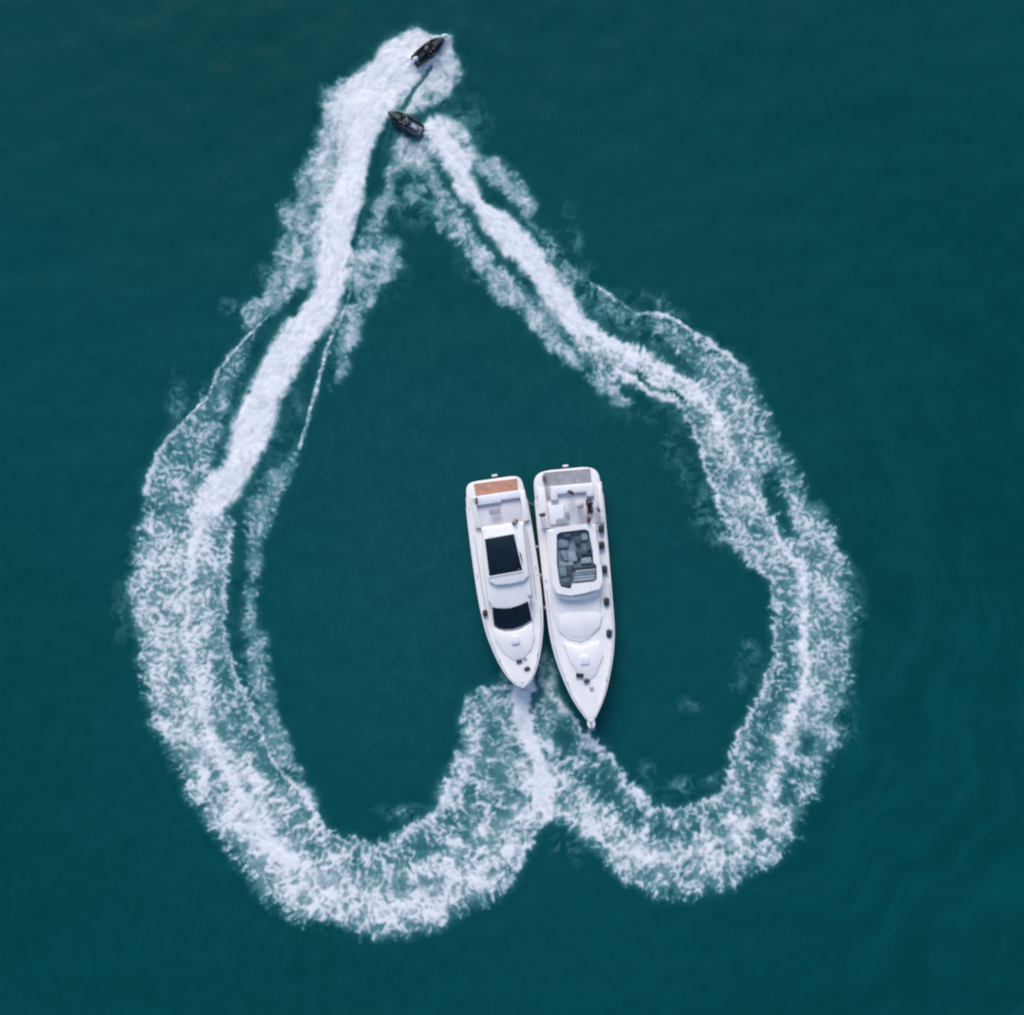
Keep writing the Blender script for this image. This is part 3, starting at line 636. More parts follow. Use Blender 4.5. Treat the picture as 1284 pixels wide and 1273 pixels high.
# ---- west yacht: teak swim platform, dark sunroof and windscreen
Y1 = Yacht((618, 599), (656, 863), 1.8, 'white motor yacht with reddish teak stern platform, black sunroof and black windscreen')
P1 = [(20, 37.2), (30, 38), (50, 38.7), (75, 39.3), (110, 39.6), (140, 39.4), (160, 38.6), (172, 37.7), (188, 36), (200, 34.0), (212, 31), (224, 27.6), (236, 23.4), (246, 18.8), (254, 14), (260, 9), (264, 4), (266, .4)]
sh1 = hull(Y1, P1, 266, 1.55, 2.1, 20)
P1s = [(1.5, 27), (3, 31.5), (6, 34.6), (11, 36.3), (22, 37.4)]
MB().prism(Y1.outline([(1.0, 20)]+P1s), .30, .62, .06).build('swim_platform', M['gel'], Y1.root)
planks(Y1, [(594, 606.5), (648.5, 600), (649.5, 615.5), (597, 624.5)], .67, 7, M['teak'])
MB().box(Y1.L(621, 624, .75)[:2]+(.75,), (.28, .5, .2), bev=.03).build('transom_step', M['teak_grey'], Y1.root)
c = Y1.L(620, 596, .6); q = MB(); q.box((c[0], c[1]+.02, .60), (.42, .16, .12)); q.tube([(c[0]-.15, c[1]+.02, .1), (c[0]-.15, c[1]+.02, .55)], .03); q.tube([(c[0]+.15, c[1]+.02, .1), (c[0]+.15, c[1]+.02, .55)], .03); q.build('swim_ladder', M['gel'], Y1.root)
# cockpit: sole sunk in the deck is framed by coamings and seats standing on it
def plat(y, pts, h, z0, z1, name, m, bev=.04, taper=0.0):
    return MB().prism([y.L(px, py, h)[:2] for px, py in pts], z0, z1, bev, taper).build(name, m, y.root)
plat(Y1, [(597, 632), (651, 624), (655, 652), (601, 660)], 1.7, 1.60, 1.68, 'cockpit_sole', M['shaded_sole'], .01)
plat(Y1, [(592, 624), (652, 615.5), (653, 624), (628, 627.5), (628, 630), (598, 634)], 1.9, 1.55, 2.0, 'stern_sofa', M['cushion'], .08)
plat(Y1, [(590, 625), (597, 633), (603, 662), (596.5, 662)], 1.9, 1.55, 1.95, 'coaming', M['gel'], .05)
plat(Y1, [(651, 617), (658, 616), (664, 652), (657, 654)], 1.9, 1.55, 1.95, 'coaming', M['gel'], .05)
tb = empty('cockpit_table', (0, 0, 0)); tb.parent = Y1.root
c = Y1.L(620.5, 641, 2.3)
MB().box((c[0], c[1], 2.28), (.86, .50, .05), 0, .02).build('table_top', M['lilac'], tb)
MB().tube([(c[0], c[1], 1.68), (c[0], c[1], 2.25)], .05, 8).build('pedestal', M['steel'], tb)
q = MB(); c = Y1.L(597.5, 628, 2.0); q.tube([(c[0], c[1]-.22, 2.03), (c[0], c[1]+.22, 2.03)], .09, 8); q.build('rolled_cover', M['c_brown'], Y1.root)
# deckhouse, flybridge tier, glazing
house = [(603, 662), (657, 655), (662.5, 700), (667, 745), (665, 757), (641, 766), (618, 764), (611, 752), (605, 705)]
plat(Y1, house, 2.6, 1.55, 2.62, 'deckhouse', M['gel'], .12, .05)
fly = [(604, 664), (612, 660.5), (648, 655.5), (656, 658), (660, 690), (663.5, 722), (657, 729), (640, 733), (622, 734.5), (613.5, 730), (608.5, 700)]
plat(Y1, fly, 3.0, 2.55, 2.98, 'flybridge', M['gel'], .10, .03)
plat(Y1, [(607.5, 676.5), (613, 673.5), (643, 669.2), (646.3, 671), (650, 690), (653.5, 695), (655, 703), (655.5, 714.5), (652, 717.5), (618, 722.8), (613.3, 721.5), (610, 700)], 3.05, 2.94, 3.05, 'sunroof', M['glass'], .04)
q = MB(); q.ring([Y1.L(*p, 3.05)[:2] for p in [(606.2, 675), (645, 668), (656.8, 716.5), (612.3, 724.5)]], [Y1.L(*p, 3.05)[:2] for p in [(607.8, 676.3), (644.2, 669.6), (655.2, 715.3), (613.5, 722.8)]], 2.9, 3.07); q.build('sunroof_frame', M['gel'], Y1.root)
# windscreen: curved sheet from the roof edge down to the foredeck
top = [(616.5, 761), (622, 762.6), (632, 763), (641, 762.3), (651, 759.2), (662.5, 753.8)]
bot = [(619, 783.5), (625, 787.8), (633, 789.2), (643, 788.9), (655, 785), (667.5, 777)]
T3 = [Vector(Y1.L(*p, 2.65)) for p in top]; B3 = [Vector(Y1.L(*p, 2.12)) for p in bot]
md = [a.lerp(b, .5)+Vector((0, 0, .06)) for a, b in zip(T3, B3)]
MB().loft([T3, md, B3], cap=False).loft([[p-Vector((0, 0, .05)) for p in T3], [p-Vector((0, 0, .05)) for p in B3]], cap=False).build('windscreen', M['glass'], Y1.root)
q = MB(); lo = [Vector(p) for p in B3]
q.loft([[(p.x, p.y, 1.5) for p in T3], [(p.x, p.y, 2.60) for p in T3], [(p.x, p.y, 2.05) for p in B3], [(p.x, p.y, 1.5) for p in B3]], cap=False); q.build('screen_base', M['gel'], Y1.root)
for k in (0, -1):
    a, b = T3[k], B3[k]; MB().tube([a+Vector((0, 0, .03)), b+Vector((0, 0, .03))], .035).build('screen_pillar', M['gel'], Y1.root)
# foredeck
plat(Y1, [(618, 786), (634, 792), (650, 790.5), (668, 780), (671, 800), (667, 815), (655, 828), (643, 829), (630, 818), (621, 803)], 2.1, 1.6, 2.12, 'coachroof', M['gel'], .10, .03)
def hatch(y, px, py, h, r, m='glass'):
    c = y.L(px, py, h); o = empty('deck_hatch', (0, 0, 0)); o.parent = y.root
    MB().box((c[0], c[1], h-.02), (r*2.3, r*2.3, .10), 0, .03).build('frame', M['gel'], o); MB().box((c[0], c[1], h+.035), (r*1.9, r*1.9, .04), 0, .01).build('pane', M[m], o)
hatch(Y1, 646, 803, 2.24, .26, 'cushion')
def windlass(y, px, py, h, m='rubber'):
    c = y.L(px, py, h); o = empty('anchor_windlass', (0, 0, 0)); o.parent = y.root
    MB().box((c[0], c[1], h+.08), (.34, .30, .16), .3, .05).build('housing', M[m], o)
    MB().tube([(c[0]-.22, c[1], h+.12), (c[0]+.22, c[1], h+.12)], .09, 10).build('drum', M['navy'], o)
windlass(Y1, 661, 838.5, 2.03); windlass(Y1, 651, 829, 2.05, 'ski_grey')
c = Y1.L(658, 826, 2.1); MB().box((c[0], c[1], 2.08), (.22, .3, .08), .5, .03).build('vent', M['lilac'], Y1.root)
rail(Y1, P1, sh1, 168, 262, 9)
for sgn in (-1, 1):
    for b in (34, 120, 228): cleat(Y1, sgn*(interp(P1, b)-2.6)*Y1.k, b*Y1.k, sh1(b)+.04)
c = Y1.ab(0, 266); q = MB(); q.tube([(0, c[1]-.5, 2.15), (0, c[1]+.18, 2.02), (0, c[1]+.2, 1.7)], .05); q.tube([(-.22, c[1]+.2, 1.62), (0, c[1]+.2, 1.5), (.22, c[1]+.2, 1.62)], .05); q.build('anchor', M['steel'], Y1.root)
for px, py, r in ((664, 747, .16),): c = Y1.L(px, py, 2.7); MB().ball((c[0]-.05, c[1], 2.66), (.18, .18, .12)).build('satellite_dome', M['lilac'], Y1.root)
c = Y1.L(652, 727, 3.0); MB().tube([(c[0], c[1], 2.9), (c[0], c[1]-.9, 4.9)], .012, 5).build('whip_aerial', M['gel'], Y1.root)
for sgn in (-1, 1):
    q = MB(); pts = [(sgn*(interp(P1, b)-6.5)*Y1.k, b*Y1.k, z) for b, z in ((70, 2.2), (95, 2.45), (135, 2.4), (158, 2.1))]
    q.tube(pts, .02); q.build('grab_rail', M['steel'], Y1.root)

# ---- east yacht: grey teak platform, open flybridge
Y2 = Yacht((710, 586), (741, 907), 1.9, 'larger white motor yacht with weathered grey stern platform and open slate flybridge')
P2 = [(22, 42.4), (60, 42.6), (100, 42.3), (150, 41.5), (200, 40.6), (216, 39.3), (232, 36.8), (244, 34.4), (256, 31), (268, 27.5), (280, 23.4), (290, 19.4), (299, 15), (306, 11), (312, 7), (317, 4.5), (319, 3.0)]
sh2 = hull(Y2, P2, 319, 1.65, 2.3, 22)
MB().prism(Y2.outline([(1.2, 20), (2, 28), (3.5, 33.5), (6.5, 38), (11, 40.8), (16, 42), (24, 42.5)]), .30, .66, .06).build('swim_platform', M['gel'], Y2.root)
planks(Y2, [(681, 592.5), (740, 587.5), (742, 607.5), (683.5, 609)], .71, 8, M['teak_grey'])
c = Y2.L(709, 584, .6); q = MB(); q.box((c[0], c[1]+.02, .60), (.42, .16, .12)); q.tube([(c[0]-.15, c[1]+.02, .1), (c[0]-.15, c[1]+.02, .55)], .03); q.tube([(c[0]+.15, c[1]+.02, .1), (c[0]+.15, c[1]+.02, .55)], .03); q.build('swim_ladder', M['gel'], Y2.root)
plat(Y2, [(683.5, 609.5), (688, 609.3), (690, 625), (686, 626)], 1.9, .6, 1.86, 'side_stair', M['teak_grey'], .03)
c = Y2.L(682.5, 600, 1.2); MB().box((c[0], c[1], .95), (.24, .5, .6), 0, .06).build('shore_power_box', M['ski_grey'], Y2.root)
plat(Y2, [(722, 602), (726, 601.6), (727, 608), (723, 608.3)], .8, .6, .95, 'davit_base', M['lilac'], .03)
plat(Y2, [(684, 634), (749, 628), (752, 656), (688, 663)], 1.8, 1.68, 1.78, 'cockpit_sole', M['shaded_sole'], .01)
plat(Y2, [(690, 611), (743, 607), (745, 622), (736, 623), (735, 617), (699, 620), (700, 627), (691, 628)], 2.0, 1.6, 2.1, 'stern_sofa', M['cushion'], .08)
plat(Y2, [(687, 635), (707, 633), (709, 655), (690, 658)], 2.05, 1.7, 2.05, 'settee', M['cushion'], .06)
for px, py, r in ((701, 654, .2), (708.5, 653, .22), (711, 645, .16)):
    c = Y2.L(px, py, 2.1); q = MB(); q.box((c[0], c[1], 2.08), (r*2, r*2, .14), .3, .05); q.build('cushion', M['slate_l'], Y2.root)
plat(Y2, [(673, 612), (683, 611), (689, 662), (679.5, 663)], 1.9, 1.6, 2.0, 'coaming', M['gel'], .05)
plat(Y2, [(748.5, 609), (753.5, 608), (758, 655), (753, 656)], 1.9, 1.6, 2.0, 'coaming', M['gel'], .05)
house2 = [(684, 664), (748, 656.5), (751, 690), (753, 730), (753.5, 768), (750, 789), (741, 801), (728, 807), (712, 803), (700, 792), (692, 768), (688, 715)]
plat(Y2, house2, 2.15, 1.6, 2.14, 'deckhouse', M['gel'], .10, .05)
c = Y2.L(739.3, 634, 1.95); MB().box((c[0], c[1], 1.87), (.42, 1.0, .16), .09, .05).build('lounger_cushion', M['navy'], Y2.root)
# open flybridge: coaming ring round a sunk well
oin = [(698, 670.5), (702, 667.6), (733, 663.7), (738.3, 666), (743, 690), (744.5, 706), (748, 709), (748.5, 727), (745, 729.5), (717.5, 732.3), (715.5, 738.5), (703.5, 736), (701, 729), (698, 706)]
oout = [(689.5, 669), (698, 661.5), (735, 656.8), (745, 660), (750.5, 688), (752, 706), (754.5, 712), (755.5, 730), (752, 738.5), (730, 744.5), (715, 747), (698, 744), (693, 733), (690.5, 706)]
q = MB(); q.ring([Y2.L(*p, 3.0)[:2] for p in oout], [Y2.L(*p, 3.0)[:2] for p in oin], 2.10, 3.0); q.build('flybridge_coaming', M['gel'], Y2.root)
plat(Y2, oin, 2.5, 2.10, 2.42, 'flybridge_floor', M['slate'], .01)
fz = 2.42
def seat(px, py, wx, wy, hgt, m, name='seat', rz=0.0, back=None):
    c = Y2.L(px, py, fz+hgt); o = MB().box((c[0], c[1], fz+hgt/2), (wx*SC, wy*SC, hgt), rz, .05).build(name, M[m], Y2.root); return o
seat(711.5, 671.5, 9, 5, .45, 'slate_d', 'helm_seat')
seat(724.5, 677.5, 8, 9, .50, 'slate_d', 'helm_seat')
seat(731.5, 692.5, 19, 5.5, .42, 'slate_d', 'bench')
seat(739.5, 688, 6.5, 15, .42, 'slate_d', 'bench')
seat(727, 696, 5.5, 8, .40, 'slate_d', 'bench')
seat(707.5, 697, 5, 13, .42, 'slate', 'bench', .35)
seat(706, 682, 13, 10, .22, 'slate', 'sun_pad')
seat(733, 673, 8, 9, .28, 'slate_l', 'sun_pad')
seat(718, 698, 11, 12, .30, 'slate_l', 'low_table')
seat(735, 703, 13, 7, .34, 'slate_l', 'sun_pad')
seat(710, 707, 17, 6, .25, 'slate_l', 'sun_pad')
seat(730, 711.5, 28, 3.2, .20, 'slate_d', 'step_riser')
for k, (py, mm) in enumerate(((715.8, 'slate_l'), (719.6, 'slate'), (723.4, 'slate_l'), (727, 'slate_l'))): seat(734.5-k*.6, py, 25, 3.2, .24+.05*k, mm, 'louvre')
seat(714, 717, 5.5, 16, .30, 'slate_d', 'helm_console')
seat(706, 716, 9, 13, .20, 'slate', 'sun_pad')
seat(709.5, 732.5, 12, 6.5, .46, 'slate_d', 'helm_console')
c = Y2.L(712, 727, 3.6); q = MB(); q.tube([(c[0]+.2*math.cos(t), c[1]+.1*math.sin(t), 3.0+.14*math.sin(t)) for t in np.linspace(0, 6.283, 13)], .02); q.build('steering_wheel', M['steel'], Y2.root)
arc = [(699, 744.5), (708, 747.6), (720, 748.6), (735, 746.6), (750, 741.5)]
A3 = [Vector(Y2.L(px, py, 2.7)) for px, py in arc]
MB().loft([[p+Vector((0, 0, .2)) for p in A3], [p+Vector((0, .28, -.25)) for p in A3], [p+Vector((0, .30, -.3)) for p in A3]], cap=False).build('wind_deflector', M['cushion'], Y2.root)
plat(Y2, [(700, 772), (712, 768.5), (742, 767), (755, 770), (752, 786), (742, 796), (728, 800), (713, 797), (703, 787)], 2.16, 2.12, 2.17, 'windscreen_cover', M['deck'], .02)
plat(Y2, [(706, 806), (728, 812), (752, 804), (757, 822), (748, 846), (738, 856), (728, 850), (714, 830)], 2.2, 1.9, 2.28, 'coachroof', M['gel'], .10, .03)
hatch(Y2, 733, 828, 2.34, .30, 'cushion')
windlass(Y2, 735.5, 853.5, 2.28, 'ski_grey'); c = Y2.L(727, 847, 2.35)
MB().box((c[0], c[1], 2.36), (.55, .28, .14), -.15, .05).build('liferaft_canister', M['rubber'], Y2.root)
c = Y2.L(742, 864, 2.3); MB().box((c[0], c[1], 2.27), (.3, .3, .06), 0, .02).build('chain_locker_lid', M['lilac'], Y2.root)
pb = Y2.ab(0, 313)[1]
q = MB(); q.prism([(-.26, pb-.5), (.26, pb-.5), (.30, pb+.62), (.18, pb+.86), (-.18, pb+.86), (-.30, pb+.62)], 2.12, 2.26, .04); q.build('bow_pulpit', M['gel'], Y2.root)
q = MB(); q.tube([(0, pb+.1, 2.30), (0, pb+.95, 2.30), (0, pb+1.02, 1.9)], .05); q.tube([(-.28, pb+1.0, 2.0), (0, pb+1.05, 1.82), (.28, pb+1.0, 2.0)], .05); q.build('anchor', M['steel'], Y2.root)
rail(Y2, P2, sh2, 150, 312, 14)
for sgn in (-1, 1):
    for b in (34, 140, 270): cleat(Y2, sgn*(interp(P2, b)-2.8)*Y2.k, b*Y2.k, sh2(b)+.04)
q = MB(); c = Y2.L(740, 742, 3.0); q.tube([(c[0], c[1], 2.9), (c[0], c[1]-.8, 5.2)], .012, 5); q.build('whip_aerial', M['gel'], Y2.root)

# ------------------------------------------------------------------ fenders
def fender(px, py, h, m, label, group, lay=False, r=.14, ln=.62):
    o = empty('fender', W(px, py, h)); tag(o, label, 'fender', group)
    prof = [(0, .03), (.03, .05), (.07, r*.8), (.13, r), (ln-.13, r), (ln-.07, r*.8), (ln-.03, .05), (ln, .03)]
    q = MB(); q.tube([(0, (t-ln/2) if lay else 0, 0 if lay else (t-ln/2)) for t, _ in prof], [k for _, k in prof], 12); q.build('body', M[m], o)
    MB().tube([(0, ln/2, 0), (.1 if px < 640 else -.1, ln/2+.1, .1)] if lay else [(0, 0, ln/2), (0, 0, ln/2+.35)], .012, 5).build('line', M['rope'], o)
    return o
G1 = 'dark fenders along the east side deck'
for (px, py), lab in zip(((754, 663.5), (754.5, 684), (758, 714), (760.5, 754.5), (763.8, 794.5)),
    ('dark fender on the east side deck, nearest the stern of the larger yacht', 'dark fender second from the stern on the east side deck of the larger yacht',
     'dark fender on the east side deck beside the lower half of the open flybridge', 'dark fender on the east side deck just ahead of the open flybridge', 'dark fender on the east side deck furthest forward, beside the foredeck')):
    f = fender(px, py, 2.02, 'fender_n', lab, G1, lay=True, r=.21, ln=.66)
fender(608.3, 769, 1.95, 'fender_n', 'dark fender on the west side deck beside the black windscreen', None, lay=True, r=.18, ln=.56)
G2 = 'pale fenders hung between the two yachts'
for (px, py), lab in zip(((673.5, 686), (678.4, 721), (683.2, 762)), ('pale fender between the two hulls, nearest the sterns, beside the black sunroof', 'pale fender between the two hulls, the middle one, just ahead of the black sunroof', 'pale fender between the two hulls, beside the black windscreen')):
    fender(px, py, 1.0, 'fender_w', lab, G2, r=.12)

for b, lab in ((34, 'thin pale mooring line tying the two yachts together by their cockpits'), (128, 'thin pale mooring line tying the two yachts together ahead of the black sunroof')):
    A_ = Vector(Y1.ab(interp(P1, b)-2.6, b)+(sh1(b)+.10,)); B_ = Vector(Y2.ab(-(interp(P2, b+12)-2.8), b+12)+(sh2(b+12)+.10,))
    A_ = Y1.O+Y1.X*A_.x+Y1.Y*A_.y+Vector((0, 0, A_.z)); B_ = Y2.O+Y2.X*B_.x+Y2.Y*B_.y+Vector((0, 0, B_.z))
    q = MB(); q.tube([A_.lerp(B_, t/8)-Vector((0, 0, .25*math.sin(math.pi*t/8))) for t in range(9)], .018, 6); tag(q.build('mooring_line', M['rope']), lab, 'rope', 'mooring lines between the yachts')

# ------------------------------------------------------------------ people
def skin(name, V, E, R, roots, m, parent=None, sub=1):
    me = bpy.data.meshes.new('tmp'); me.from_pydata(V, E, []); o = bpy.data.objects.new('tmp', me); col.objects.link(o)
    sk = o.modifiers.new('s', 'SKIN'); sk.use_smooth_shade = True
    lay = me.skin_vertices[0].data if me.skin_vertices else None
    if lay is None:
        bpy.context.view_layer.objects.active = o; bpy.context.view_layer.update(); lay = me.skin_vertices[0].data
    for i, r in enumerate(R):
        lay[i].radius = (r if isinstance(r, tuple) else (r, r)); lay[i].use_root = i in roots
    if sub: s2 = o.modifiers.new('u', 'SUBSURF'); s2.levels = sub; s2.render_levels = sub
    dg = bpy.context.evaluated_depsgraph_get(); dg.update()
    nm = bpy.data.meshes.new_from_object(o.evaluated_get(dg)); nm.name = name
    bpy.data.objects.remove(o); nm.materials.clear(); nm.materials.append(m)
    for p in nm.polygons: p.use_smooth = True
    r = bpy.data.objects.new(name, nm); col.objects.link(r)
    if parent: r.parent = parent
    return r

def person(loc, rz, label, top, legs, pose='stand', group=None, hat=None):
    """faces local +Y"""
    root = empty('person', loc, rz); tag(root, label, 'person', group)
    if pose == 'stand':
        hip = .92; J = dict(pel=(0, 0, hip), sp=(0, .01, 1.15), ch=(0, 0, 1.34), nk=(0, .01, 1.50), hd=(0, .03, 1.58), tp=(0, .02, 1.70))
        for s, k in ((-1, 'l'), (1, 'r')):
            J[k+'sh'] = (s*.18, 0, 1.42); J[k+'el'] = (s*.25, .03, 1.15); J[k+'wr'] = (s*.24, .17+.05*s, .95)
            J[k+'hp'] = (s*.10, 0, .88); J[k+'kn'] = (s*.12, .03+.05*s, .49); J[k+'an'] = (s*.12, -.03+.06*s, .09); J[k+'to'] = (s*.15, .13+.06*s, .04)
        hand = lambda s: Vector((0, .25, -1)).normalized()
    elif pose == 'sit':
        J = dict(pel=(0, 0, .12), sp=(0, -.04, .34), ch=(0, -.05, .53), nk=(0, -.03, .69), hd=(0, 0, .77), tp=(0, -.01, .89))
        for s, k in ((-1, 'l'), (1, 'r')):
            J[k+'sh'] = (s*.18, -.04, .60); J[k+'el'] = (s*.25, .02, .35); J[k+'wr'] = (s*.16, .24, .27)
            J[k+'hp'] = (s*.10, .03, .11); J[k+'kn'] = (s*.12, .45, .16); J[k+'an'] = (s*.12, .82, .04); J[k+'to'] = (s*.14, .90, .16)
        hand = lambda s: Vector((0, 1, -.2)).normalized()
    else:  # riding, leaning to the handlebar, astride a seat
        J = dict(pel=(0, -.10, .12), sp=(0, -.02, .32), ch=(0, .10, .50), nk=(0, .20, .63), hd=(0, .26, .71), tp=(0, .27, .83))
        for s, k in ((-1, 'l'), (1, 'r')):
            J[k+'sh'] = (s*.18, .14, .55); J[k+'el'] = (s*.30, .27, .36); J[k+'wr'] = (s*.31, .47, .27)
            J[k+'hp'] = (s*.11, -.08, .10); J[k+'kn'] = (s*.27, .27, .06); J[k+'an'] = (s*.27, .02, -.30); J[k+'to'] = (s*.28, .17, -.34)
        hand = lambda s: Vector((-.3*s, 1, -.2)).normalized()
    names = ['pel', 'sp', 'ch', 'nk', 'hd', 'tp']; R0 = dict(pel=(.13, .10), sp=(.115, .09), ch=(.15, .10), nk=.055, hd=(.078, .088), tp=(.06, .07))
    V = []; R = []; I = {}
    def av(k, r, p=None): I[k] = len(V); V.append(p or J[k]); R.append(r)
    for k in names: av(k, R0[k])
    E = [(0, 1), (1, 2), (2, 3), (3, 4), (4, 5)]
    for s in 'lr':
        av(s+'sh', .055); av(s+'el', .042); av(s+'wr', .028); E += [(I['ch'], I[s+'sh']), (I[s+'sh'], I[s+'el']), (I[s+'el'], I[s+'wr'])]
        av(s+'hp', .085); av(s+'kn', .056); av(s+'an', .038); av(s+'to', (.04, .025)); E += [(I['pel'], I[s+'hp']), (I[s+'hp'], I[s+'kn']), (I[s+'kn'], I[s+'an']), (I[s+'an'], I[s+'to'])]
    roots = [0]
    for sg, s in ((-1, 'l'), (1, 'r')):
        w_ = Vector(J[s+'wr']); d = hand(sg); side = Vector((1, 0, 0)) if abs(d.x) < .8 else Vector((0, 1, 0)); side = (side-d*side.dot(d)).normalized(); nrm = d.cross(side)
        av(s+'pm', (.034, .018), tuple(w_+d*.07)); E.append((I[s+'wr'], I[s+'pm']))
        for f, (off, ln) in enumerate(((-.030, .065), (-.010, .078), (.010, .072), (.030, .055))):
            a = w_+d*.075+side*off; b = a+d*(ln*.6); c = b+(d-nrm*.7*sg).normalized()*(ln*.5); i = len(V)
            V.extend([tuple(a), tuple(b), tuple(c)]); R.extend([.009, .0085, .007]); E.extend([(i, i+1), (i+1, i+2)]); roots.append(i)
        a = w_+d*.03-side*sg*.02; b = a-side*sg*.03+d*.035; c = b+d*.03; i = len(V)
        V.extend([tuple(a), tuple(b), tuple(c)]); R.extend([.011, .010, .008]); E.extend([(i, i+1), (i+1, i+2)]); roots.append(i)
    skin('body', V, E, R, roots, M['skin'], root)
    # clothes
    V = []; R = []; I = {}
    for k, r in (('sp', (.135, .11)), ('ch', (.165, .115)), ('nk', .062)): av(k, r)
    V[2] = tuple(Vector(J['ch']).lerp(Vector(J['nk']), .55)); E = [(0, 1), (1, 2)]
    for s in 'lr':
        av(s+'sh', .068); av(s+'el', .056, tuple(Vector(J[s+'sh']).lerp(Vector(J[s+'el']), .85))); E += [(1, I[s+'sh']), (I[s+'sh'], I[s+'el'])]
        if pose == 'ride': av(s+'wr', .038); E.append((I[s+'el'], I[s+'wr']))
    V.append(tuple(Vector(J['sp']).lerp(Vector(J['pel']), .55))); R.append((.14, .115)); E.append((0, len(V)-1))
    skin('shirt', V, E, R, [0], M[top], root)
    V = []; R = []; I = {}
    av('pel', (.142, .112)); E = []
    for s in 'lr':
        av(s+'hp', .10); av(s+'kn', .070, tuple(Vector(J[s+'hp']).lerp(Vector(J[s+'kn']), .9))); E += [(0, I[s+'hp']), (I[s+'hp'], I[s+'kn'])]
        if legs != 'c_pale': av(s+'an', .055); E.append((I[s+'kn'], I[s+'an']))
    skin('trousers', V, E, R, [0], M[legs], root)
    hd = Vector(J['hd'])+Vector((0, 0, .03))
    q = MB(); q.ball(tuple(hd+Vector((0, -.015, .035))), (.098, .112, .098), 12, 8, zmin=-.25); q.build('hair', M[hat or 'hair'], root)
    for s in (-1, 1):
        MB().ball(tuple(hd+Vector((s*.033, .082, 0))), .013, 6, 5).build('eye', M['eye'], root)
        MB().ball(tuple(hd+Vector((s*.086, 0, -.01))), (.014, .022, .032), 6, 5).build('ear', M['skin'], root)
    MB().ball(tuple(hd+Vector((0, .097, -.025))), (.014, .018, .022), 6, 5).build('nose', M['skin'], root)
    MB().tube([tuple(hd+Vector((-.024, .083, -.058))), tuple(hd+Vector((.024, .083, -.058)))], .006, 5).build('mouth', M['c_plum'], root)
    return root
def on(px, py, z, head): p = W(px, py, z+head); return Vector((p.x, p.y, z))
person(on(716, 617.5, 1.72, 1.4)+Vector((0, 0, .4)), 2.6, 'person in brown clothes standing by the stern sofa of the larger yacht', 'c_brown', 'c_dark')
person(on(739.3, 631, 1.96, .6), 3.2, 'person in black sitting with legs stretched out in the cockpit of the larger yacht', 'c_dark', 'c_dark', 'sit')
person(on(728.5, 635, 1.79, 1.5), .4, 'person in grey standing in the cockpit beside the person in black', 'c_grey', 'c_grey', hat='c_grey')
person(on(739, 652, 1.79, 1.4), 1.3, 'person in plum standing at the front of the larger yacht cockpit', 'c_plum', 'c_dark')
person(on(750.5, 639, 2.0, 1.5), -1.2, 'person in pale grey standing on the east coaming of the larger yacht', 'c_grey', 'c_pale', hat='c_teal')
person(on(680.3, 646, 2.0, 1.5), .2, 'person in dark clothes standing on the west coaming of the larger yacht', 'c_dark', 'c_brown')
person(on(646, 655, 1.69, 1.6), .7, 'person in dark clothes standing in the cockpit of the teak-platform yacht', 'c_dark', 'c_dark', hat='c_grey')

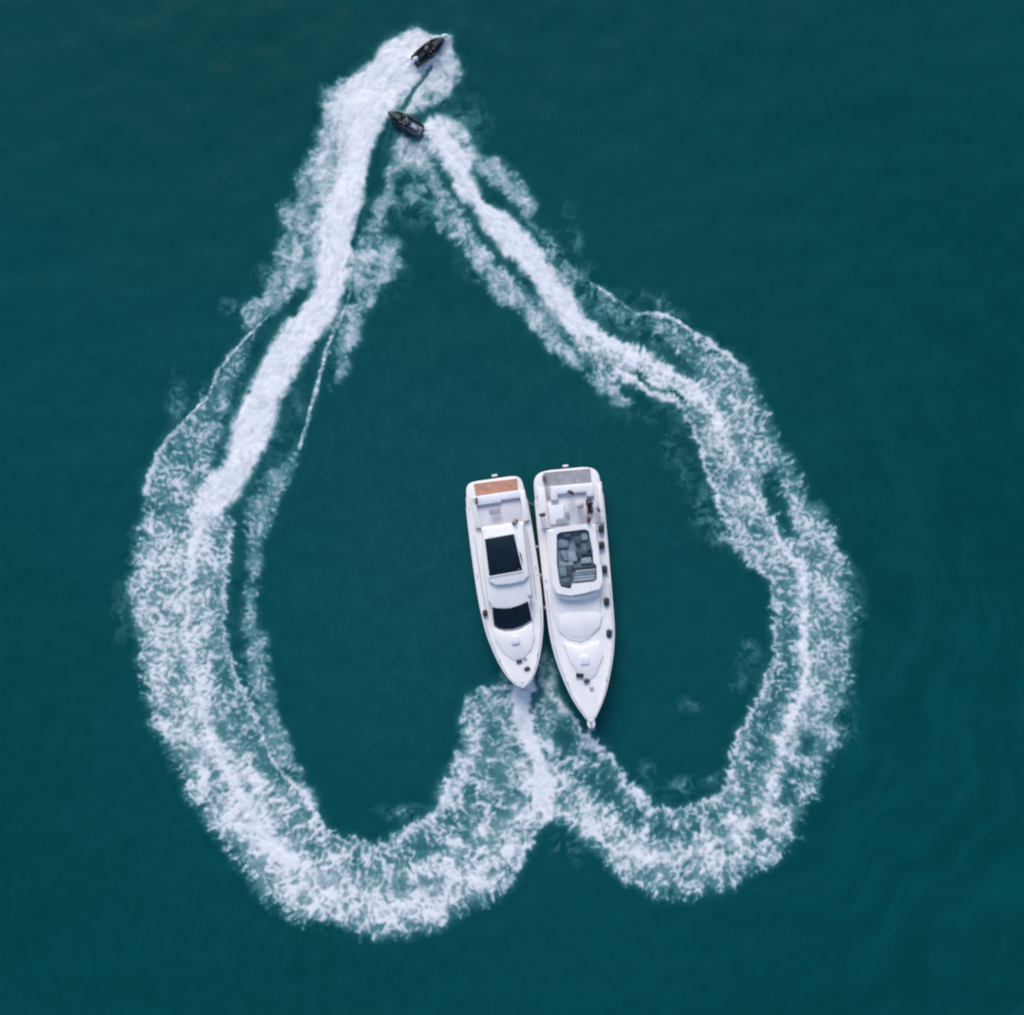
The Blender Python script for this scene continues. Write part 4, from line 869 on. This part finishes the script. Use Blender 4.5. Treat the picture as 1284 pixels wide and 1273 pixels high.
# ------------------------------------------------------------------ jet skis
def jet_ski(bow, stern, label, colours, rider, rlabel):
    a = W(*stern, .5); b = W(*bow, .5); d = (b-a); L = d.length; d.normalize(); rz = math.atan2(-d.x, d.y)
    o = empty('jet_ski', ((a.x+b.x)/2, (a.y+b.y)/2, .02), rz); tag(o, label, 'jet ski', 'jet skis drawing the heart')
    hc, dc, sc_, mc = [M[k] for k in colours]; k = L/3.2
    st = [(-1.60, .50, .10), (-1.45, .55, .0), (-.8, .58, -.05), (0, .58, -.08), (.6, .52, -.05), (1.05, .38, .05), (1.40, .20, .22), (1.60, .03, .42)]
    secs = []
    for y, w_, kz in st:
        gz = .42+.20*max(0, y/1.6)**2
        hf = [(0, y*k, kz), (w_*.75, y*k, kz+.12), (w_, y*k, gz-.12), (w_+.02, y*k, gz-.02), (w_-.03, y*k, gz)]
        secs.append([(-p[0], p[1], p[2]) for p in reversed(hf)]+hf[1:])
    MB().loft(secs).build('hull', hc, o, ang=50)
    secs = []
    for y, w_, kz in st[:]:
        gz = .42+.20*max(0, y/1.6)**2; up = max(0, 1-abs(y-.55)/1.0)
        f = .12 if y > -.1 else 0
        q = [(1, 0), (.9, .05), (.55, -.10 if y < .3 else .06+f*up), (.35, -.08 if y < .3 else .18*up+.08), (0, .02 if y < .3 else .26*up+.1)]
        x = max(w_-.02, .02); hf = [(x*u_, y*k, gz+h_) for u_, h_ in q]
        secs.append([(-p[0], p[1], p[2]) for p in hf[:-1]]+hf[::-1])
    MB().loft(secs, cap=False).build('deck', dc, o, ang=60)
    for s in (-1, 1):
        MB().box((s*.37, -.55*k, .385), (.17, 1.35*k, .03), 0, .01).build('foot_mat', mc, o)
        q = MB(); q.tube([(s*.55, -1.5*k, .50), (s*.60, -.8*k, .55), (s*.60, 0, .57), (s*.52, .6*k, .60), (s*.34, 1.1*k, .64)], [.06, .11, .12, .11, .05], 8); q.build('side_gunwale', hc, o)
        q = MB(); q.tube([(s*.20, .48*k, .92), (s*.34, .52*k, .95)], .02); q.ball((s*.37, .53*k, .96), (.07, .03, .045), 8, 6); q.build('mirror', hc, o)
    MB().loft([[(-.17, y*k, .38), (-.17, y*k, z-.06), (-.10, y*k, z), (.10, y*k, z), (.17, y*k, z-.06), (.17, y*k, .38)] for y, z in ((-1.15, .58), (-1.0, .74), (-.7, .80), (-.35, .74), (0, .72), (.18, .78))]).build('seat', sc_, o)
    MB().box((0, -1.36*k, .43), (.85, .40, .06), 0, .03).build('boarding_platform', mc if mc is M['ski_dark'] else M['ski_grey'], o)
    q = MB(); q.loft([[(-.28*w_, y*k, .50), (-.22*w_, y*k, z), (.22*w_, y*k, z), (.28*w_, y*k, .50)] for y, z, w_ in ((.15, .80, .8), (.45, .95, 1), (.85, .86, .9), (1.25, .72, .5))]); q.build('bow_hood', M['ski_dark'], o)
    q = MB(); q.tube([(-.36, .22*k, .98), (-.12, .30*k, .94), (.12, .30*k, .94), (.36, .22*k, .98)], .022); q.tube([(0, .3*k, .94), (0, .5*k, .85)], .05); q.build('handlebar', M['rubber'], o)
    MB().tube([(0, -1.5*k, .12), (0, -1.72*k, .12)], [.11, .07], 10).build('jet_nozzle', M['ski_grey'], o)
    o.scale = (.82, 1, 1)
    p = o.location+Vector((-math.sin(rz)*-.30*k, math.cos(rz)*-.30*k, .75))
    person(p, rz, rlabel, rider[0], rider[1], 'ride', 'riders on the jet skis', rider[2])
    return o
jet_ski((558, 47), (519, 79), 'upper jet ski, black, at the very tip of the heart beside pale spray', ('ski_dark', 'ski_dark', 'ski_dark', 'ski_dark'), ('c_dark', 'c_dark', 'hair'), 'rider in black on the upper jet ski at the tip of the heart')
jet_ski((486.5, 141), (529.5, 166), 'lower jet ski, dark sides with pale foot mats, crossing just below the upper one', ('ski_dark', 'ski_dark', 'ski_light', 'ski_light'), ('c_teal', 'c_dark', 'c_dark'), 'rider in dark teal on the lower jet ski')
